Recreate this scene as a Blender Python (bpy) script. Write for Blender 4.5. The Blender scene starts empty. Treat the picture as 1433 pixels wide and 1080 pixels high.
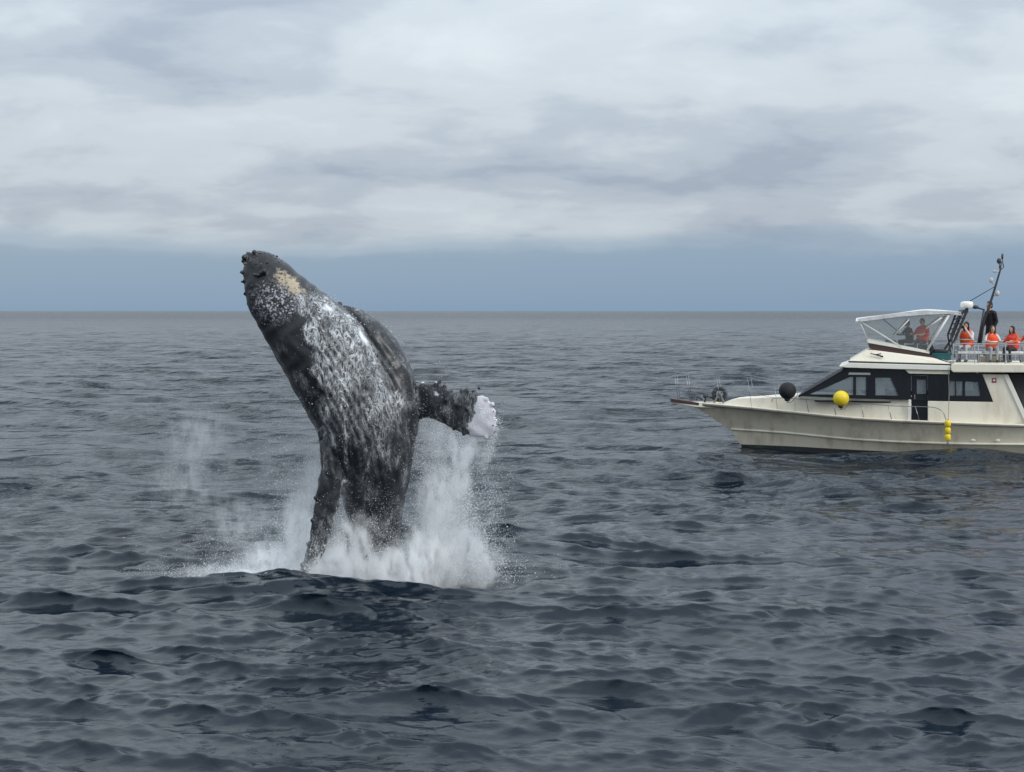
import bpy, bmesh, math, random
import numpy as np
from mathutils import Vector, Matrix, noise

R = math.radians
rng = np.random.default_rng(11)
random.seed(11)
scene = bpy.context.scene

# ------------------------------------------------------------------ camera
CAM_H = 4.8
PITCH = R(3.0)
cam_data = bpy.data.cameras.new('camera')
cam = bpy.data.objects.new('camera', cam_data)
scene.collection.objects.link(cam)
cam.location = (0, 0, CAM_H)
cam.rotation_euler = (R(90) - PITCH, 0, 0)
cam_data.sensor_width = 36.0
cam_data.lens = 50.24
cam_data.clip_start = 0.1
cam_data.clip_end = 120000
scene.camera = cam

# ------------------------------------------------------------------ sky
SUN_EL, SUN_AZ = R(33), R(130)      # compass style: 0 = +Y, clockwise
world = bpy.data.worlds.new('World')
scene.world = world
world.use_nodes = True
wn, wl = world.node_tree.nodes, world.node_tree.links
wn.clear()


def wnode(t, **kw):
    n = wn.new(t)
    for k, v in kw.items():
        setattr(n, k, v)
    return n


def wmath(op, a, b=None, c=None, clamp=False):
    n = wnode('ShaderNodeMath', operation=op, use_clamp=clamp)
    for i, v in enumerate((a, b, c)):
        if v is None:
            continue
        if isinstance(v, (int, float)):
            n.inputs[i].default_value = v
        else:
            wl.new(v, n.inputs[i])
    return n.outputs[0]


def wramp(fac, stops, interp='EASE'):
    n = wnode('ShaderNodeValToRGB')
    n.color_ramp.interpolation = interp
    els = n.color_ramp.elements
    while len(els) < len(stops):
        els.new(0.5)
    for e, (p, c) in zip(els, stops):
        e.position = p
        e.color = c if len(c) == 4 else (*c, 1)
    wl.new(fac, n.inputs[0])
    return n.outputs[0]


def wmix(f, a, b):
    n = wnode('ShaderNodeMix', data_type='RGBA')
    if isinstance(f, (int, float)):
        n.inputs[0].default_value = f
    else:
        wl.new(f, n.inputs[0])
    for i, v in ((6, a), (7, b)):
        if isinstance(v, tuple):
            n.inputs[i].default_value = (*v, 1)
        else:
            wl.new(v, n.inputs[i])
    return n.outputs[2]


tc = wnode('ShaderNodeTexCoord')
sep = wnode('ShaderNodeSeparateXYZ')
wl.new(tc.outputs['Generated'], sep.inputs[0])
zc = wmath('MAXIMUM', sep.outputs[2], 0.0)
zz = wmath('ADD', zc, 0.24)
cu = wmath('DIVIDE', sep.outputs[0], zz)
cv = wmath('DIVIDE', sep.outputs[1], zz)
comb = wnode('ShaderNodeCombineXYZ')
wl.new(cu, comb.inputs[0])
wl.new(cv, comb.inputs[1])


def wnoise(vec, scale, detail, rough, off, sc=(1, 1, 1), dist=0.0):
    mp = wnode('ShaderNodeMapping')
    mp.inputs['Location'].default_value = off
    mp.inputs['Scale'].default_value = sc
    wl.new(vec, mp.inputs[0])
    n = wnode('ShaderNodeTexNoise')
    n.inputs['Scale'].default_value = scale
    n.inputs['Detail'].default_value = detail
    n.inputs['Roughness'].default_value = rough
    n.inputs['Distortion'].default_value = dist
    wl.new(mp.outputs[0], n.inputs['Vector'])
    return n.outputs[0]


n_big = wnoise(comb.outputs[0], 1.25, 2.0, 0.45, (3.1, 1.7, 0.0), (0.9, 1.2, 1))
n_mid = wnoise(comb.outputs[0], 3.6, 5.0, 0.52, (7.3, 2.2, 4.0), (0.9, 1.0, 1), 0.25)
n_fine = wnoise(comb.outputs[0], 8.0, 6.0, 0.55, (1.3, 5.2, 9.0), (0.8, 1.0, 1), 0.4)
d = wmath('ADD', wmath('MULTIPLY', n_big, 0.42), wmath('MULTIPLY', n_mid, 0.46))
d = wmath('ADD', d, wmath('MULTIPLY', n_fine, 0.14))
cloud_col = wramp(wmath('ADD', wmath('MULTIPLY', d, 1.0), -0.01), [(0.36, (0.312, 0.366, 0.438)), (0.45, (0.39, 0.446, 0.508)),
                      (0.54, (0.475, 0.533, 0.583)), (0.66, (0.54, 0.595, 0.637))])
# clear strip of blue air under the far edge of the cloud deck
edge_n = wnoise(comb.outputs[0], 2.2, 5.0, 0.55, (0.4, 9.1, 2.0), (1.0, 1.0, 1))
edge = wmath('ADD', sep.outputs[2], wmath('MULTIPLY', wmath('SUBTRACT', edge_n, 0.5), 0.030))
cover = wramp(edge, [(0.037, (0, 0, 0)), (0.046, (0.4, 0.4, 0.4)), (0.056, (1, 1, 1))])
sky = wnode('ShaderNodeTexSky', sky_type='NISHITA')
sky.sun_disc = False
sky.sun_elevation = SUN_EL
sky.sun_rotation = SUN_AZ
sky.air_density = 1.6
sky.dust_density = 1.2
sky.ozone_density = 3.0
sky_s = wnode('ShaderNodeMix', data_type='RGBA', blend_type='MULTIPLY')
sky_s.inputs[0].default_value = 1.0
wl.new(sky.outputs[0], sky_s.inputs[6])
sky_s.inputs[7].default_value = (0.09, 0.09, 0.09, 1)
air = wmix(0.80, sky_s.outputs[2], (0.190, 0.300, 0.445))
# an overcast sky grows brighter towards the zenith (standard overcast luminance law)
grad = wmath('ADD', wmath('MULTIPLY', zc, 1.667), 0.82)
lum = wnode('ShaderNodeVectorMath', operation='SCALE')
wl.new(cloud_col, lum.inputs[0])
wl.new(grad, lum.inputs['Scale'])
col = wmix(cover, air, lum.outputs[0])
bg = wnode('ShaderNodeBackground')
bg.inputs['Strength'].default_value = 1.0
wl.new(col, bg.inputs[0])
wo = wnode('ShaderNodeOutputWorld')
wl.new(bg.outputs[0], wo.inputs[0])

# ------------------------------------------------------------------ sun behind the overcast
sun_data = bpy.data.lights.new('sun', 'SUN')
sun_data.energy = 1.5
sun_data.angle = R(20)
sun_data.color = (1.0, 0.965, 0.91)
sun = bpy.data.objects.new('sun', sun_data)
scene.collection.objects.link(sun)
sd = Vector((math.sin(SUN_AZ) * math.cos(SUN_EL), math.cos(SUN_AZ) * math.cos(SUN_EL), math.sin(SUN_EL)))
sun.rotation_euler = sd.to_track_quat('Z', 'Y').to_euler()

vs = scene.view_settings
vs.view_transform = 'Standard'
vs.look = 'None'
vs.exposure = 0.32
vs.gamma = 1.0
vs.use_curve_mapping = False
scene.cycles.max_bounces = 8
scene.cycles.volume_bounces = 6
scene.cycles.volume_step_rate = 0.6
scene.cycles.transparent_max_bounces = 16
scene.cycles.use_denoising = True


# ------------------------------------------------------------------ helpers
def at(px, py, Y):
    """point in the plane Y that lies on the sight line (photo units of 1433x1080) - used to measure sizes"""
    u, v = (px - 716.5) / 2000.0, (540.0 - py) / 2000.0
    dy = math.cos(PITCH) + v * math.sin(PITCH)
    dz = -math.sin(PITCH) + v * math.cos(PITCH)
    t = Y / dy
    return Vector((u * t, Y, CAM_H + dz * t))


def link(o, parent=None):
    scene.collection.objects.link(o)
    if parent is not None:
        o.parent = parent
        o.matrix_parent_inverse = parent.matrix_world.inverted()
    return o


def tag(o, label=None, cat=None, group=None, kind=None):
    if label:
        o['label'] = label
    if cat:
        o['category'] = cat
    if group:
        o['group'] = group
    if kind:
        o['kind'] = kind
    return o


def empty(name, loc):
    o = bpy.data.objects.new(name, None)
    o.empty_display_size = 0.2
    o.location = loc
    link(o)
    o.matrix_world = Matrix.Translation(Vector(loc))
    return o


def mesh_np(name, verts, quads=None, tris=None):
    """mesh from numpy arrays"""
    me = bpy.data.meshes.new(name)
    verts = np.asarray(verts, dtype=np.float32)
    idx, start, total, n = [], [], [], 0
    for f, k in ((quads, 4), (tris, 3)):
        if f is None or len(f) == 0:
            continue
        f = np.asarray(f, dtype=np.int32)
        idx.append(f.ravel())
        start.append(n + np.arange(len(f), dtype=np.int32) * k)
        total.append(np.full(len(f), k, dtype=np.int32))
        n += len(f) * k
    me.vertices.add(len(verts))
    me.vertices.foreach_set('co', verts.ravel())
    me.loops.add(n)
    me.loops.foreach_set('vertex_index', np.concatenate(idx))
    st = np.concatenate(start)
    me.polygons.add(len(st))
    me.polygons.foreach_set('loop_start', st)
    me.polygons.foreach_set('loop_total', np.concatenate(total))
    me.update(calc_edges=True)
    return me


def smooth_mesh(me):
    me.polygons.foreach_set('use_smooth', np.ones(len(me.polygons), dtype=bool))


def attr(me, name, data):
    a = me.attributes.new(name, 'FLOAT', 'POINT')
    a.data.foreach_set('value', np.asarray(data, dtype=np.float32))


class Mat:
    """small wrapper round a principled material"""

    def __init__(self, name, color=(0.5, 0.5, 0.5), rough=0.5, metal=0.0, **kw):
        self.m = bpy.data.materials.new(name)
        self.m.use_nodes = True
        self.n, self.l = self.m.node_tree.nodes, self.m.node_tree.links
        self.b = self.n['Principled BSDF']
        self.out = self.n['Material Output']
        self.b.inputs['Base Color'].default_value = (*color, 1)
        self.b.inputs['Roughness'].default_value = rough
        self.b.inputs['Metallic'].default_value = metal
        for k, v in kw.items():
            self.b.inputs[k].default_value = v

    def node(self, t, **kw):
        n = self.n.new(t)
        for k, v in kw.items():
            setattr(n, k, v)
        return n

    def coord(self, out='Object', scale=(1, 1, 1), loc=(0, 0, 0), rot=(0, 0, 0)):
        t = self.node('ShaderNodeTexCoord')
        mp = self.node('ShaderNodeMapping')
        mp.inputs['Scale'].default_value = scale
        mp.inputs['Location'].default_value = loc
        mp.inputs['Rotation'].default_value = rot
        self.l.new(t.outputs[out], mp.inputs[0])
        return mp.outputs[0]

    def noise(self, vec, scale, detail=4.0, rough=0.55, dist=0.0):
        n = self.node('ShaderNodeTexNoise')
        n.inputs['Scale'].default_value = scale
        n.inputs['Detail'].default_value = detail
        n.inputs['Roughness'].default_value = rough
        n.inputs['Distortion'].default_value = dist
        self.l.new(vec, n.inputs['Vector'])
        return n.outputs[0]

    def attr(self, name):
        n = self.node('ShaderNodeAttribute', attribute_name=name)
        return n.outputs['Fac']

    def math(self, op, a, b=None, c=None, clamp=False):
        n = self.node('ShaderNodeMath', operation=op, use_clamp=clamp)
        for i, v in enumerate((a, b, c)):
            if v is None:
                continue
            if isinstance(v, (int, float)):
                n.inputs[i].default_value = v
            else:
                self.l.new(v, n.inputs[i])
        return n.outputs[0]

    def range(self, v, a, b, c=0.0, d=1.0):
        n = self.node('ShaderNodeMapRange', interpolation_type='SMOOTHSTEP')
        self.l.new(v, n.inputs[0])
        for i, x in enumerate((a, b, c, d)):
            n.inputs[i + 1].default_value = x
        return n.outputs[0]

    def mix(self, f, a, b):
        n = self.node('ShaderNodeMix', data_type='RGBA')
        if isinstance(f, (int, float)):
            n.inputs[0].default_value = f
        else:
            self.l.new(f, n.inputs[0])
        for i, v in ((6, a), (7, b)):
            if isinstance(v, tuple):
                n.inputs[i].default_value = (*v, 1)
            else:
                self.l.new(v, n.inputs[i])
        return n.outputs[2]

    def mixf(self, f, a, b):
        n = self.node('ShaderNodeMix', data_type='FLOAT')
        for i, v in ((0, f), (2, a), (3, b)):
            if isinstance(v, (int, float)):
                n.inputs[i].default_value = v
            else:
                self.l.new(v, n.inputs[i])
        return n.outputs[0]

    def set(self, name, sock):
        self.l.new(sock, self.b.inputs[name])

    def bump(self, h, strength, dist):
        n = self.node('ShaderNodeBump')
        n.inputs['Strength'].default_value = strength
        n.inputs['Distance'].default_value = dist
        self.l.new(h, n.inputs['Height'])
        self.l.new(n.outputs[0], self.b.inputs['Normal'])
        return n


# ------------------------------------------------------------------ the sea
WHALE_Y = 26.0
BEAR = math.atan2(1230 - 716.5, 2000)       # bearing of the yacht, which lies square to it
BCOS, BSIN = math.cos(BEAR), math.sin(BEAR)


def sea_waves():
    N = 440
    lam = np.exp(rng.uniform(math.log(0.15), math.log(10.0), N))
    lam[:150] = np.exp(rng.uniform(math.log(0.16), math.log(1.0), 150))
    k = 2 * math.pi / lam
    # wind from behind the right shoulder, wider spread for the short waves
    spread = np.where(lam > 6, 0.40, np.where(lam > 2, 0.32, np.where(lam > 0.7, 0.30, 0.42)))
    th = math.radians(78) + rng.normal(0, 1, N) * spread
    ak = SLOPE * np.sqrt(2.0 / N) * np.ones(N)
    ak *= np.where(lam > 5, 0.5, np.where(lam > 1.2, 0.70, np.where(lam > 0.24, 1.0, 1.0)))
    ak *= rng.uniform(0.6, 1.35, N)
    ph = rng.uniform(0, 2 * math.pi, N)
    return k * np.cos(th), k * np.sin(th), k, ak / k, ph


SLOPE = 0.38
SHEAR = 0.45
CHOP = 1.2
KX, KY, KK, AA, PH = sea_waves()


def bumps(x, y):
    """water heaped up by the whale and pushed aside by the boat"""
    z = np.zeros_like(x)
    # lip of water in front of the whale
    c = 24.35 + 0.10 * np.sin(x * 1.1) + 0.012 * (x + 2.7) ** 2
    z += 0.12 * np.exp(-((y - c) / 0.55) ** 2) * np.exp(-(np.abs((x + 2.75) / 2.7)) ** 3)
    z += 0.05 * np.exp(-((y - c + 0.4) / 0.8) ** 2) * np.exp(-((x + 3.6) / 0.9) ** 2)
    z += 0.08 * np.exp(-((y - 26.0) / 1.4) ** 2) * np.exp(-((x + 2.9) / 2.0) ** 2)
    # swell running along the boat
    s, q = x * BCOS - y * BSIN, x * BSIN + y * BCOS
    z += 0.36 * np.exp(-((q - 48.3) / 0.7) ** 2) * np.exp(-((s - 3.0) / 2.6) ** 2)
    z -= 0.26 * np.exp(-((q - 49.8) / 1.5) ** 2) * np.exp(-((s + 2.6) / 2.2) ** 2)
    return z


def build_sea():
    rr = [0.6, 2.0, 4.0, 6.0, 7.5, 8.6]
    r = 9.3
    while r < 1700:
        rr.append(r)
        d = min(0.70 * r * r / (CAM_H * 1429.0), 0.29)
        if r < 13:
            d = max(d, 0.07)
        if r > 110:
            d = 0.29 * (r / 110.0) ** 1.5
        r += max(d, 0.042)
    last = r
    while last < 90000:
        rr.append(last)
        last *= 1.25
    rr = np.array(rr)
    fine = np.linspace(-31.0, 31.0, 790)
    coarse = np.concatenate([np.linspace(31.0, 329.0, 70)[1:-1]])
    ang = np.radians(np.concatenate([fine, coarse]))
    dth = np.concatenate([np.full(len(fine), fine[1] - fine[0]), np.full(len(coarse), 4.3)])
    dth = np.radians(dth)
    nr, na = len(rr), len(ang)
    X = (rr[:, None] * np.sin(ang)[None, :]).astype(np.float32)
    Yg = (rr[:, None] * np.cos(ang)[None, :]).astype(np.float32)
    BX, BY, BZ = [[np.zeros_like(X) for _ in range(3)] for _ in range(3)]
    VAR = np.zeros_like(X)
    dr = np.gradient(rr)
    for i in range(len(KX)):
        # drop a wave where the sheet is too coarse to carry it
        rad = np.abs(KY[i]) * dr
        keep = rad < 1.9
        last_i = int(np.max(np.nonzero(keep)[0])) + 1 if keep.any() else 0
        if last_i == 0:
            continue
        w = np.clip((1.9 - rad[:last_i]) / 0.7, 0, 1)[:, None].astype(np.float32)
        lat = np.abs(KX[i]) * rr[:last_i, None] * dth[None, :]
        w = w * np.clip((1.9 - lat) / 0.7, 0, 1).astype(np.float32)
        p = (np.float32(KX[i]) * X[:last_i] + np.float32(KY[i]) * Yg[:last_i] + np.float32(PH[i]))
        s, c = np.sin(p), np.cos(p)
        a = np.float32(AA[i])
        lam = 2 * math.pi / KK[i]
        b = 0 if lam > 2.6 else (1 if lam > 0.75 else 2)
        BZ[b][:last_i] += a * w * c
        VAR[:last_i] += np.float32((AA[i] * KK[i]) ** 2 / 2) * w * w
        BX[b][:last_i] -= np.float32(KX[i] / KK[i]) * a * w * s
        BY[b][:last_i] -= np.float32(KY[i] / KK[i]) * a * w * s
    # gusts: patches of livelier and calmer water
    g = 0.30 * np.sin(0.13 * X + 0.05 * Yg + 1.0) * np.sin(0.09 * Yg - 0.07 * X) \
        + 0.20 * np.sin(0.31 * X - 0.22 * Yg + 2.0) \
        + 0.30 * np.sin(0.83 * X + 0.61 * Yg + 0.4) * np.sin(0.47 * X - 0.93 * Yg + 1.9) \
        + 0.25 * np.sin(1.37 * X - 0.55 * Yg + 3.0) * np.sin(0.29 * X + 1.31 * Yg)
    inside = (rr > 12) & (rr < 45)
    n0 = BZ[0] / np.std(BZ[0][inside])
    n1 = BZ[1] / np.std(BZ[1][inside])
    # short seas stand up on the crests of the longer ones and die down between them
    e1 = np.clip(0.90 + 0.10 * n0 + 0.45 * g, 0.45, 1.25)
    e2 = np.clip(0.90 + 0.22 * n1 + 0.45 * g, 0.40, 1.4)
    z1 = BZ[1] * (1 + 0.10 * np.clip(n1, -1.2, 2.0))
    DZ = BZ[0] + e1 * z1 + e2 * BZ[2]
    # sharp crests: orbital drift gathers the water under them
    DX = 1.3 * CHOP * BX[0] + CHOP * e1 * BX[1] + 0.5 * e2 * BX[2]
    DY = 1.3 * CHOP * BY[0] + CHOP * e1 * BY[1] + 0.5 * e2 * BY[2]
    # calmer skin on the lip of water before the whale
    calm = 1 - 0.0 * np.exp(-((Yg - 24.3) / 1.0) ** 2) * np.exp(-((X + 2.75) / 2.6) ** 4)
    DZ *= calm
    DX *= calm
    DY *= calm
    # the wind drives the waves towards the viewer: short steep fronts, long backs
    DY -= SHEAR * (0.8 * BZ[0] + e1 * z1) + 0.3 * e2 * BZ[2]
    Z = DZ + bumps(X, Yg)
    V = np.stack([X + DX, Yg + DY, Z], axis=-1).reshape(-1, 3)
    V = np.vstack([V, [[0, 0, 0]]])
    i0 = np.arange(nr - 1)[:, None] * na
    j0 = np.arange(na)[None, :]
    j1 = (j0 + 1) % na
    q = np.stack([i0 + j0, i0 + j1, i0 + na + j1, i0 + na + j0], axis=-1).reshape(-1, 4)[:, ::-1]
    ci = len(V) - 1
    t = np.stack([np.full(na, ci), j1[0], j0[0]], axis=-1)
    me = mesh_np('sea', V, q, t)
    smooth_mesh(me)
    # foam: thrown down round the whale, and along the boat's waterline
    x, y, z = V[:, 0], V[:, 1], V[:, 2]
    foam = 0.80 * np.exp(-((x + 2.85) / 2.1) ** 4) * np.exp(-((y - 25.95) / 1.25) ** 4)
    foam += 0.5 * np.exp(-((x + 5.2) / 1.9) ** 2) * np.exp(-((y - 26.1) / 0.5) ** 2)
    s, q = x * BCOS - y * BSIN, x * BSIN + y * BCOS
    foam += 0.95 * np.exp(-((q - 49.40 + 0.10 * np.sin(1.7 * s)) / 0.30) ** 2) * ((s > -3.2) & (s < 9))
    foam += 0.80 * np.exp(-((s - 5.0) / 0.6) ** 2) * np.exp(-((q - 48.6) / 0.4) ** 2)
    foam += 0.60 * np.exp(-((s + 3.0) / 0.7) ** 2) * np.exp(-((q - 49.9) / 0.4) ** 2)
    attr(me, 'foam', foam)
    # slope of the chop that is too small for the sheet becomes microscopic roughness
    tot = np.sum((AA * KK) ** 2 / 2)
    left = np.clip(tot - VAR, 0, None).reshape(-1)
    attr(me, 'far', np.append(np.sqrt(left / tot), 0.0))
    attr(me, 'chop', np.append(np.minimum(np.sqrt(np.sqrt(0.012 * left + 0.000004)), 0.18)
         + 0.14 * np.clip((np.repeat(rr, na) - 150) / 900, 0, 1), 0.1))
    o = bpy.data.objects.new('sea', me)
    link(o)
    tag(o, kind='structure')
    m = Mat('sea_water', (0.012, 0.022, 0.034), 0.09)
    m.b.inputs['IOR'].default_value = 1.38
    m.b.inputs['Specular Tint'].default_value = (1, 1, 1, 1)
    vec = m.coord('Object')
    f = m.attr('foam')
    fn = m.noise(m.coord('Object', (1, 0.6, 1)), 4.5, 9, 0.68, 0.9)
    lace = m.math('ABSOLUTE', m.math('SUBTRACT', fn, 0.5))
    lace = m.range(lace, 0.10, 0.0)
    fm = m.math('ADD', f, m.math('MULTIPLY', m.math('SUBTRACT', fn, 0.5), 2.6))
    foam_mask = m.range(m.math('ADD', fm, m.math('MULTIPLY', lace, 0.12)), 0.50, 0.95)
    foam_mask = m.math('MULTIPLY', foam_mask, m.range(f, 0.06, 0.25))
    tint = m.noise(m.coord('Object', (0.05, 0.05, 1)), 1.0, 3, 0.5)
    water = m.mix(tint, (0.003, 0.008, 0.015), (0.005, 0.012, 0.021))
    m.set('Base Color', m.mix(foam_mask, water, (0.72, 0.76, 0.79)))
    m.set('Roughness', m.mixf(foam_mask, m.attr('chop'), 0.7))
    # cat's-paw ripples too small for the sheet
    r1 = m.noise(m.coord('Object', (1.0, 1.9, 1), rot=(0, 0, 0.2)), 6.5, 4, 0.55, 0.3)
    r2 = m.noise(m.coord('Object', (1.0, 1.5, 1), rot=(0, 0, -0.4)), 1.3, 4, 0.55, 0.2)
    h = m.math('ADD', m.math('MULTIPLY', r1, m.range(m.attr('far'), 0.25, 0.8, 0.010, 0.003)), m.math('MULTIPLY', r2, 0.010))
    r3 = m.noise(m.coord('Object', (0.8, 1.1, 1), rot=(0, 0, 0.15)), 0.75, 4, 0.55, 0.2)
    r4 = m.noise(m.coord('Object', (0.7, 1.0, 1), rot=(0, 0, -0.1)), 0.16, 4, 0.60, 0.2)
    hf = m.math('ADD', m.math('MULTIPLY', r3, 0.6), m.math('MULTIPLY', r4, 2.6))
    h = m.math('ADD', h, m.math('MULTIPLY', hf, m.range(m.attr('far'), 0.35, 1.0)))
    m.bump(h, 1.0, 1.0)
    me.materials.append(m.m)
    return o


build_sea()


# ------------------------------------------------------------------ geometry kit
def catmull(pts, n):
    """resample a list of tuples with a Catmull-Rom spline"""
    P = np.array(pts, dtype=float)
    k = len(P)
    t = np.linspace(0, k - 1, n)
    i = np.clip(t.astype(int), 0, k - 2)
    f = (t - i)[:, None]
    p0, p1, p2, p3 = P[np.clip(i - 1, 0, k - 1)], P[i], P[i + 1], P[np.clip(i + 2, 0, k - 1)]
    return 0.5 * (2 * p1 + (p2 - p0) * f + (2 * p0 - 5 * p1 + 4 * p2 - p3) * f ** 2
                  + (3 * p1 - p0 - 3 * p2 + p3) * f ** 3)


class MB:
    """collects closed pieces into one mesh"""

    def __init__(self):
        self.v, self.f, self.m = [], [], []
        self.cur = 0

    def add(self, verts, faces):
        b = len(self.v)
        self.v += [tuple(p) for p in verts]
        self.f += [tuple(b + i for i in f) for f in faces]
        self.m += [self.cur] * len(faces)

    def rings(self, rings, caps=True, closed=True):
        n = len(rings[0])
        v = [p for r in rings for p in r]
        f = []
        for i in range(len(rings) - 1):
            for j in range(n if closed else n - 1):
                a, b = i * n + j, i * n + (j + 1) % n
                f.append((a, b, b + n, a + n))
        if caps:
            f.append(tuple(range(n))[::-1])
            f.append(tuple((len(rings) - 1) * n + j for j in range(n)))
        self.add(v, f)

    def tube(self, pts, radii, seg=10):
        pts = [Vector(p) for p in pts]
        if isinstance(radii, (int, float)):
            radii = [radii] * len(pts)
        rings = []
        up = Vector((0.13, 0.31, 0.94))
        for i, p in enumerate(pts):
            d = (pts[min(i + 1, len(pts) - 1)] - pts[max(i - 1, 0)]).normalized()
            a = d.cross(up)
            if a.length < 0.05:
                a = d.cross(Vector((1, 0, 0)))
            a.normalize()
            b = d.cross(a)
            rings.append([p + (a * math.cos(2 * math.pi * j / seg) + b * math.sin(2 * math.pi * j / seg)) * radii[i]
                          for j in range(seg)])
        self.rings(rings)

    def ball(self, c, r, seg=10, rows=6, rot=None):
        if isinstance(r, (int, float)):
            r = (r, r, r)
        c = Vector(c)
        rings = []
        for i in range(rows + 1):
            th = math.pi * min(max(i / rows, 0.02), 0.98)
            ring = []
            for j in range(seg):
                ph = 2 * math.pi * j / seg
                p = Vector((r[0] * math.sin(th) * math.cos(ph), r[1] * math.sin(th) * math.sin(ph), r[2] * math.cos(th)))
                if rot is not None:
                    p = rot @ p
                ring.append(c + p)
            rings.append(ring)
        self.rings(rings)

    def box(self, lo, hi):
        x0, y0, z0 = lo
        x1, y1, z1 = hi
        v = [(x0, y0, z0), (x1, y0, z0), (x1, y1, z0), (x0, y1, z0), (x0, y0, z1), (x1, y0, z1), (x1, y1, z1), (x0, y1, z1)]
        self.add(v, [(3, 2, 1, 0), (4, 5, 6, 7), (0, 1, 5, 4), (1, 2, 6, 5), (2, 3, 7, 6), (3, 0, 4, 7)])

    def prism(self, near, far):
        """closed solid between two matching outlines"""
        n = len(near)
        v = list(near) + list(far)
        f = [tuple(range(n)), tuple(range(2 * n - 1, n - 1, -1))]
        for i in range(n):
            j = (i + 1) % n
            f.append((i, i + n, j + n, j))
        self.add(v, f)

    def mesh(self, name, smooth=False):
        me = bpy.data.meshes.new(name)
        me.from_pydata([tuple(p) for p in self.v], [], self.f)
        bm = bmesh.new()
        bm.from_mesh(me)
        bmesh.ops.recalc_face_normals(bm, faces=bm.faces)
        bm.to_mesh(me)
        bm.free()
        if any(self.m):
            me.polygons.foreach_set('material_index', np.array(self.m, dtype=np.int32))
        if smooth:
            smooth_mesh(me)
        return me

    def build(self, name, mat, parent=None, smooth=False, bevel=0.0, angle=None):
        me = self.mesh(name, smooth)
        if bevel:
            bm = bmesh.new()
            bm.from_mesh(me)
            es = [e for e in bm.edges if len(e.link_faces) == 2 and e.calc_face_angle() > 0.35]
            bmesh.ops.bevel(bm, geom=es, offset=bevel, segments=2, profile=0.6, affect='EDGES', clamp_overlap=True)
            bm.to_mesh(me)
            bm.free()
        for mm in (mat if isinstance(mat, (list, tuple)) else [mat]):
            me.materials.append(mm.m)
        o = bpy.data.objects.new(name, me)
        link(o, parent)
        return o


def fuse(mb, voxel, smooth_iter=3, name='fused'):
    """melt overlapping closed pieces into one continuous skin"""
    me = mb.mesh(name)
    tmp = bpy.data.objects.new(name, me)
    scene.collection.objects.link(tmp)
    md = tmp.modifiers.new('r', 'REMESH')
    md.mode = 'VOXEL'
    md.voxel_size = voxel
    md.use_smooth_shade = True
    if smooth_iter:
        sm = tmp.modifiers.new('s', 'SMOOTH')
        sm.factor = 0.5
        sm.iterations = smooth_iter
    dg = bpy.context.evaluated_depsgraph_get()
    res = bpy.data.meshes.new_from_object(tmp.evaluated_get(dg))
    bpy.data.objects.remove(tmp)
    bpy.data.meshes.remove(me)
    smooth_mesh(res)
    return res


def coords(me):
    a = np.empty(len(me.vertices) * 3, dtype=np.float32)
    me.vertices.foreach_get('co', a)
    return a.reshape(-1, 3)


def seg_dist(px, py, poly):
    """distance of points to a polyline, and which side"""
    best = np.full(px.shape, 1e9)
    for (ax, ay), (bx, by) in zip(poly[:-1], poly[1:]):
        dx, dy = bx - ax, by - ay
        t = np.clip(((px - ax) * dx + (py - ay) * dy) / (dx * dx + dy * dy), 0, 1)
        best = np.minimum(best, np.hypot(px - ax - t * dx, py - ay - t * dy))
    return best


def sstep(x, a, b):
    t = np.clip((x - a) / (b - a), 0, 1)
    return t * t * (3 - 2 * t)


# ------------------------------------------------------------------ the humpback whale
WS = 26.0 / 2000.0                       # metres per drawing unit in the whale's own plane
WHALE_O = at(525, 815, WHALE_Y)          # where the body leaves the water


def W(px, py, dy=0.0):
    """whale drawing (side elevation) to metres"""
    p = at(px, py, WHALE_Y)
    return Vector((p.x, WHALE_Y + dy, p.z))


def to_draw(V):
    """metres back to the whale drawing (orthographic along Y)"""
    c, s = math.cos(PITCH), math.sin(PITCH)
    yy = WHALE_Y
    zc_ = yy * c - (V[:, 2] - CAM_H) * s
    return 716.5 + V[:, 0] / zc_ * 2000, 540 - ((V[:, 2] - CAM_H) * c + yy * s) / zc_ * 2000


def sweep(mb, secs, n=70, seg=36, power=2.15):
    S = catmull(secs, n)
    rings = []
    for i in range(n):
        x, y, hw, dy, dep = S[i]
        a, b = S[max(i - 1, 0)], S[min(i + 1, n - 1)]
        tx, ty = b[0] - a[0], b[1] - a[1]
        L = math.hypot(tx, ty) or 1
        nx, ny = -ty / L, tx / L
        ring = []
        for j in range(seg):
            ph = 2 * math.pi * j / seg
            c, s = math.cos(ph), math.sin(ph)
            c = math.copysign(abs(c) ** (2 / power), c)
            s = math.copysign(abs(s) ** (2 / power), s)
            ring.append(W(x + nx * hw * c, y + ny * hw * c, dy + dep * hw * WS * s))
        rings.append(ring)
    mb.rings(rings)


def plate(mb, edge_a, edge_b, thick, n=26, seg=14):
    """flipper: two edge curves (x, y, dy) with an oval section between them"""
    A, B = catmull(edge_a, n), catmull(edge_b, n)
    rings = []
    for i in range(n):
        a, b = W(*A[i]), W(*B[i])
        mid, h = (a + b) / 2, (a - b) / 2
        t = i / (n - 1)
        th = thick * (1 - 0.72 * t)
        ring = []
        for j in range(seg):
            ph = 2 * math.pi * j / seg
            ring.append(mid + h * math.cos(ph) + Vector((0, th * math.sin(ph), 0)))
        rings.append(ring)
    mb.rings(rings)


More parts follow.
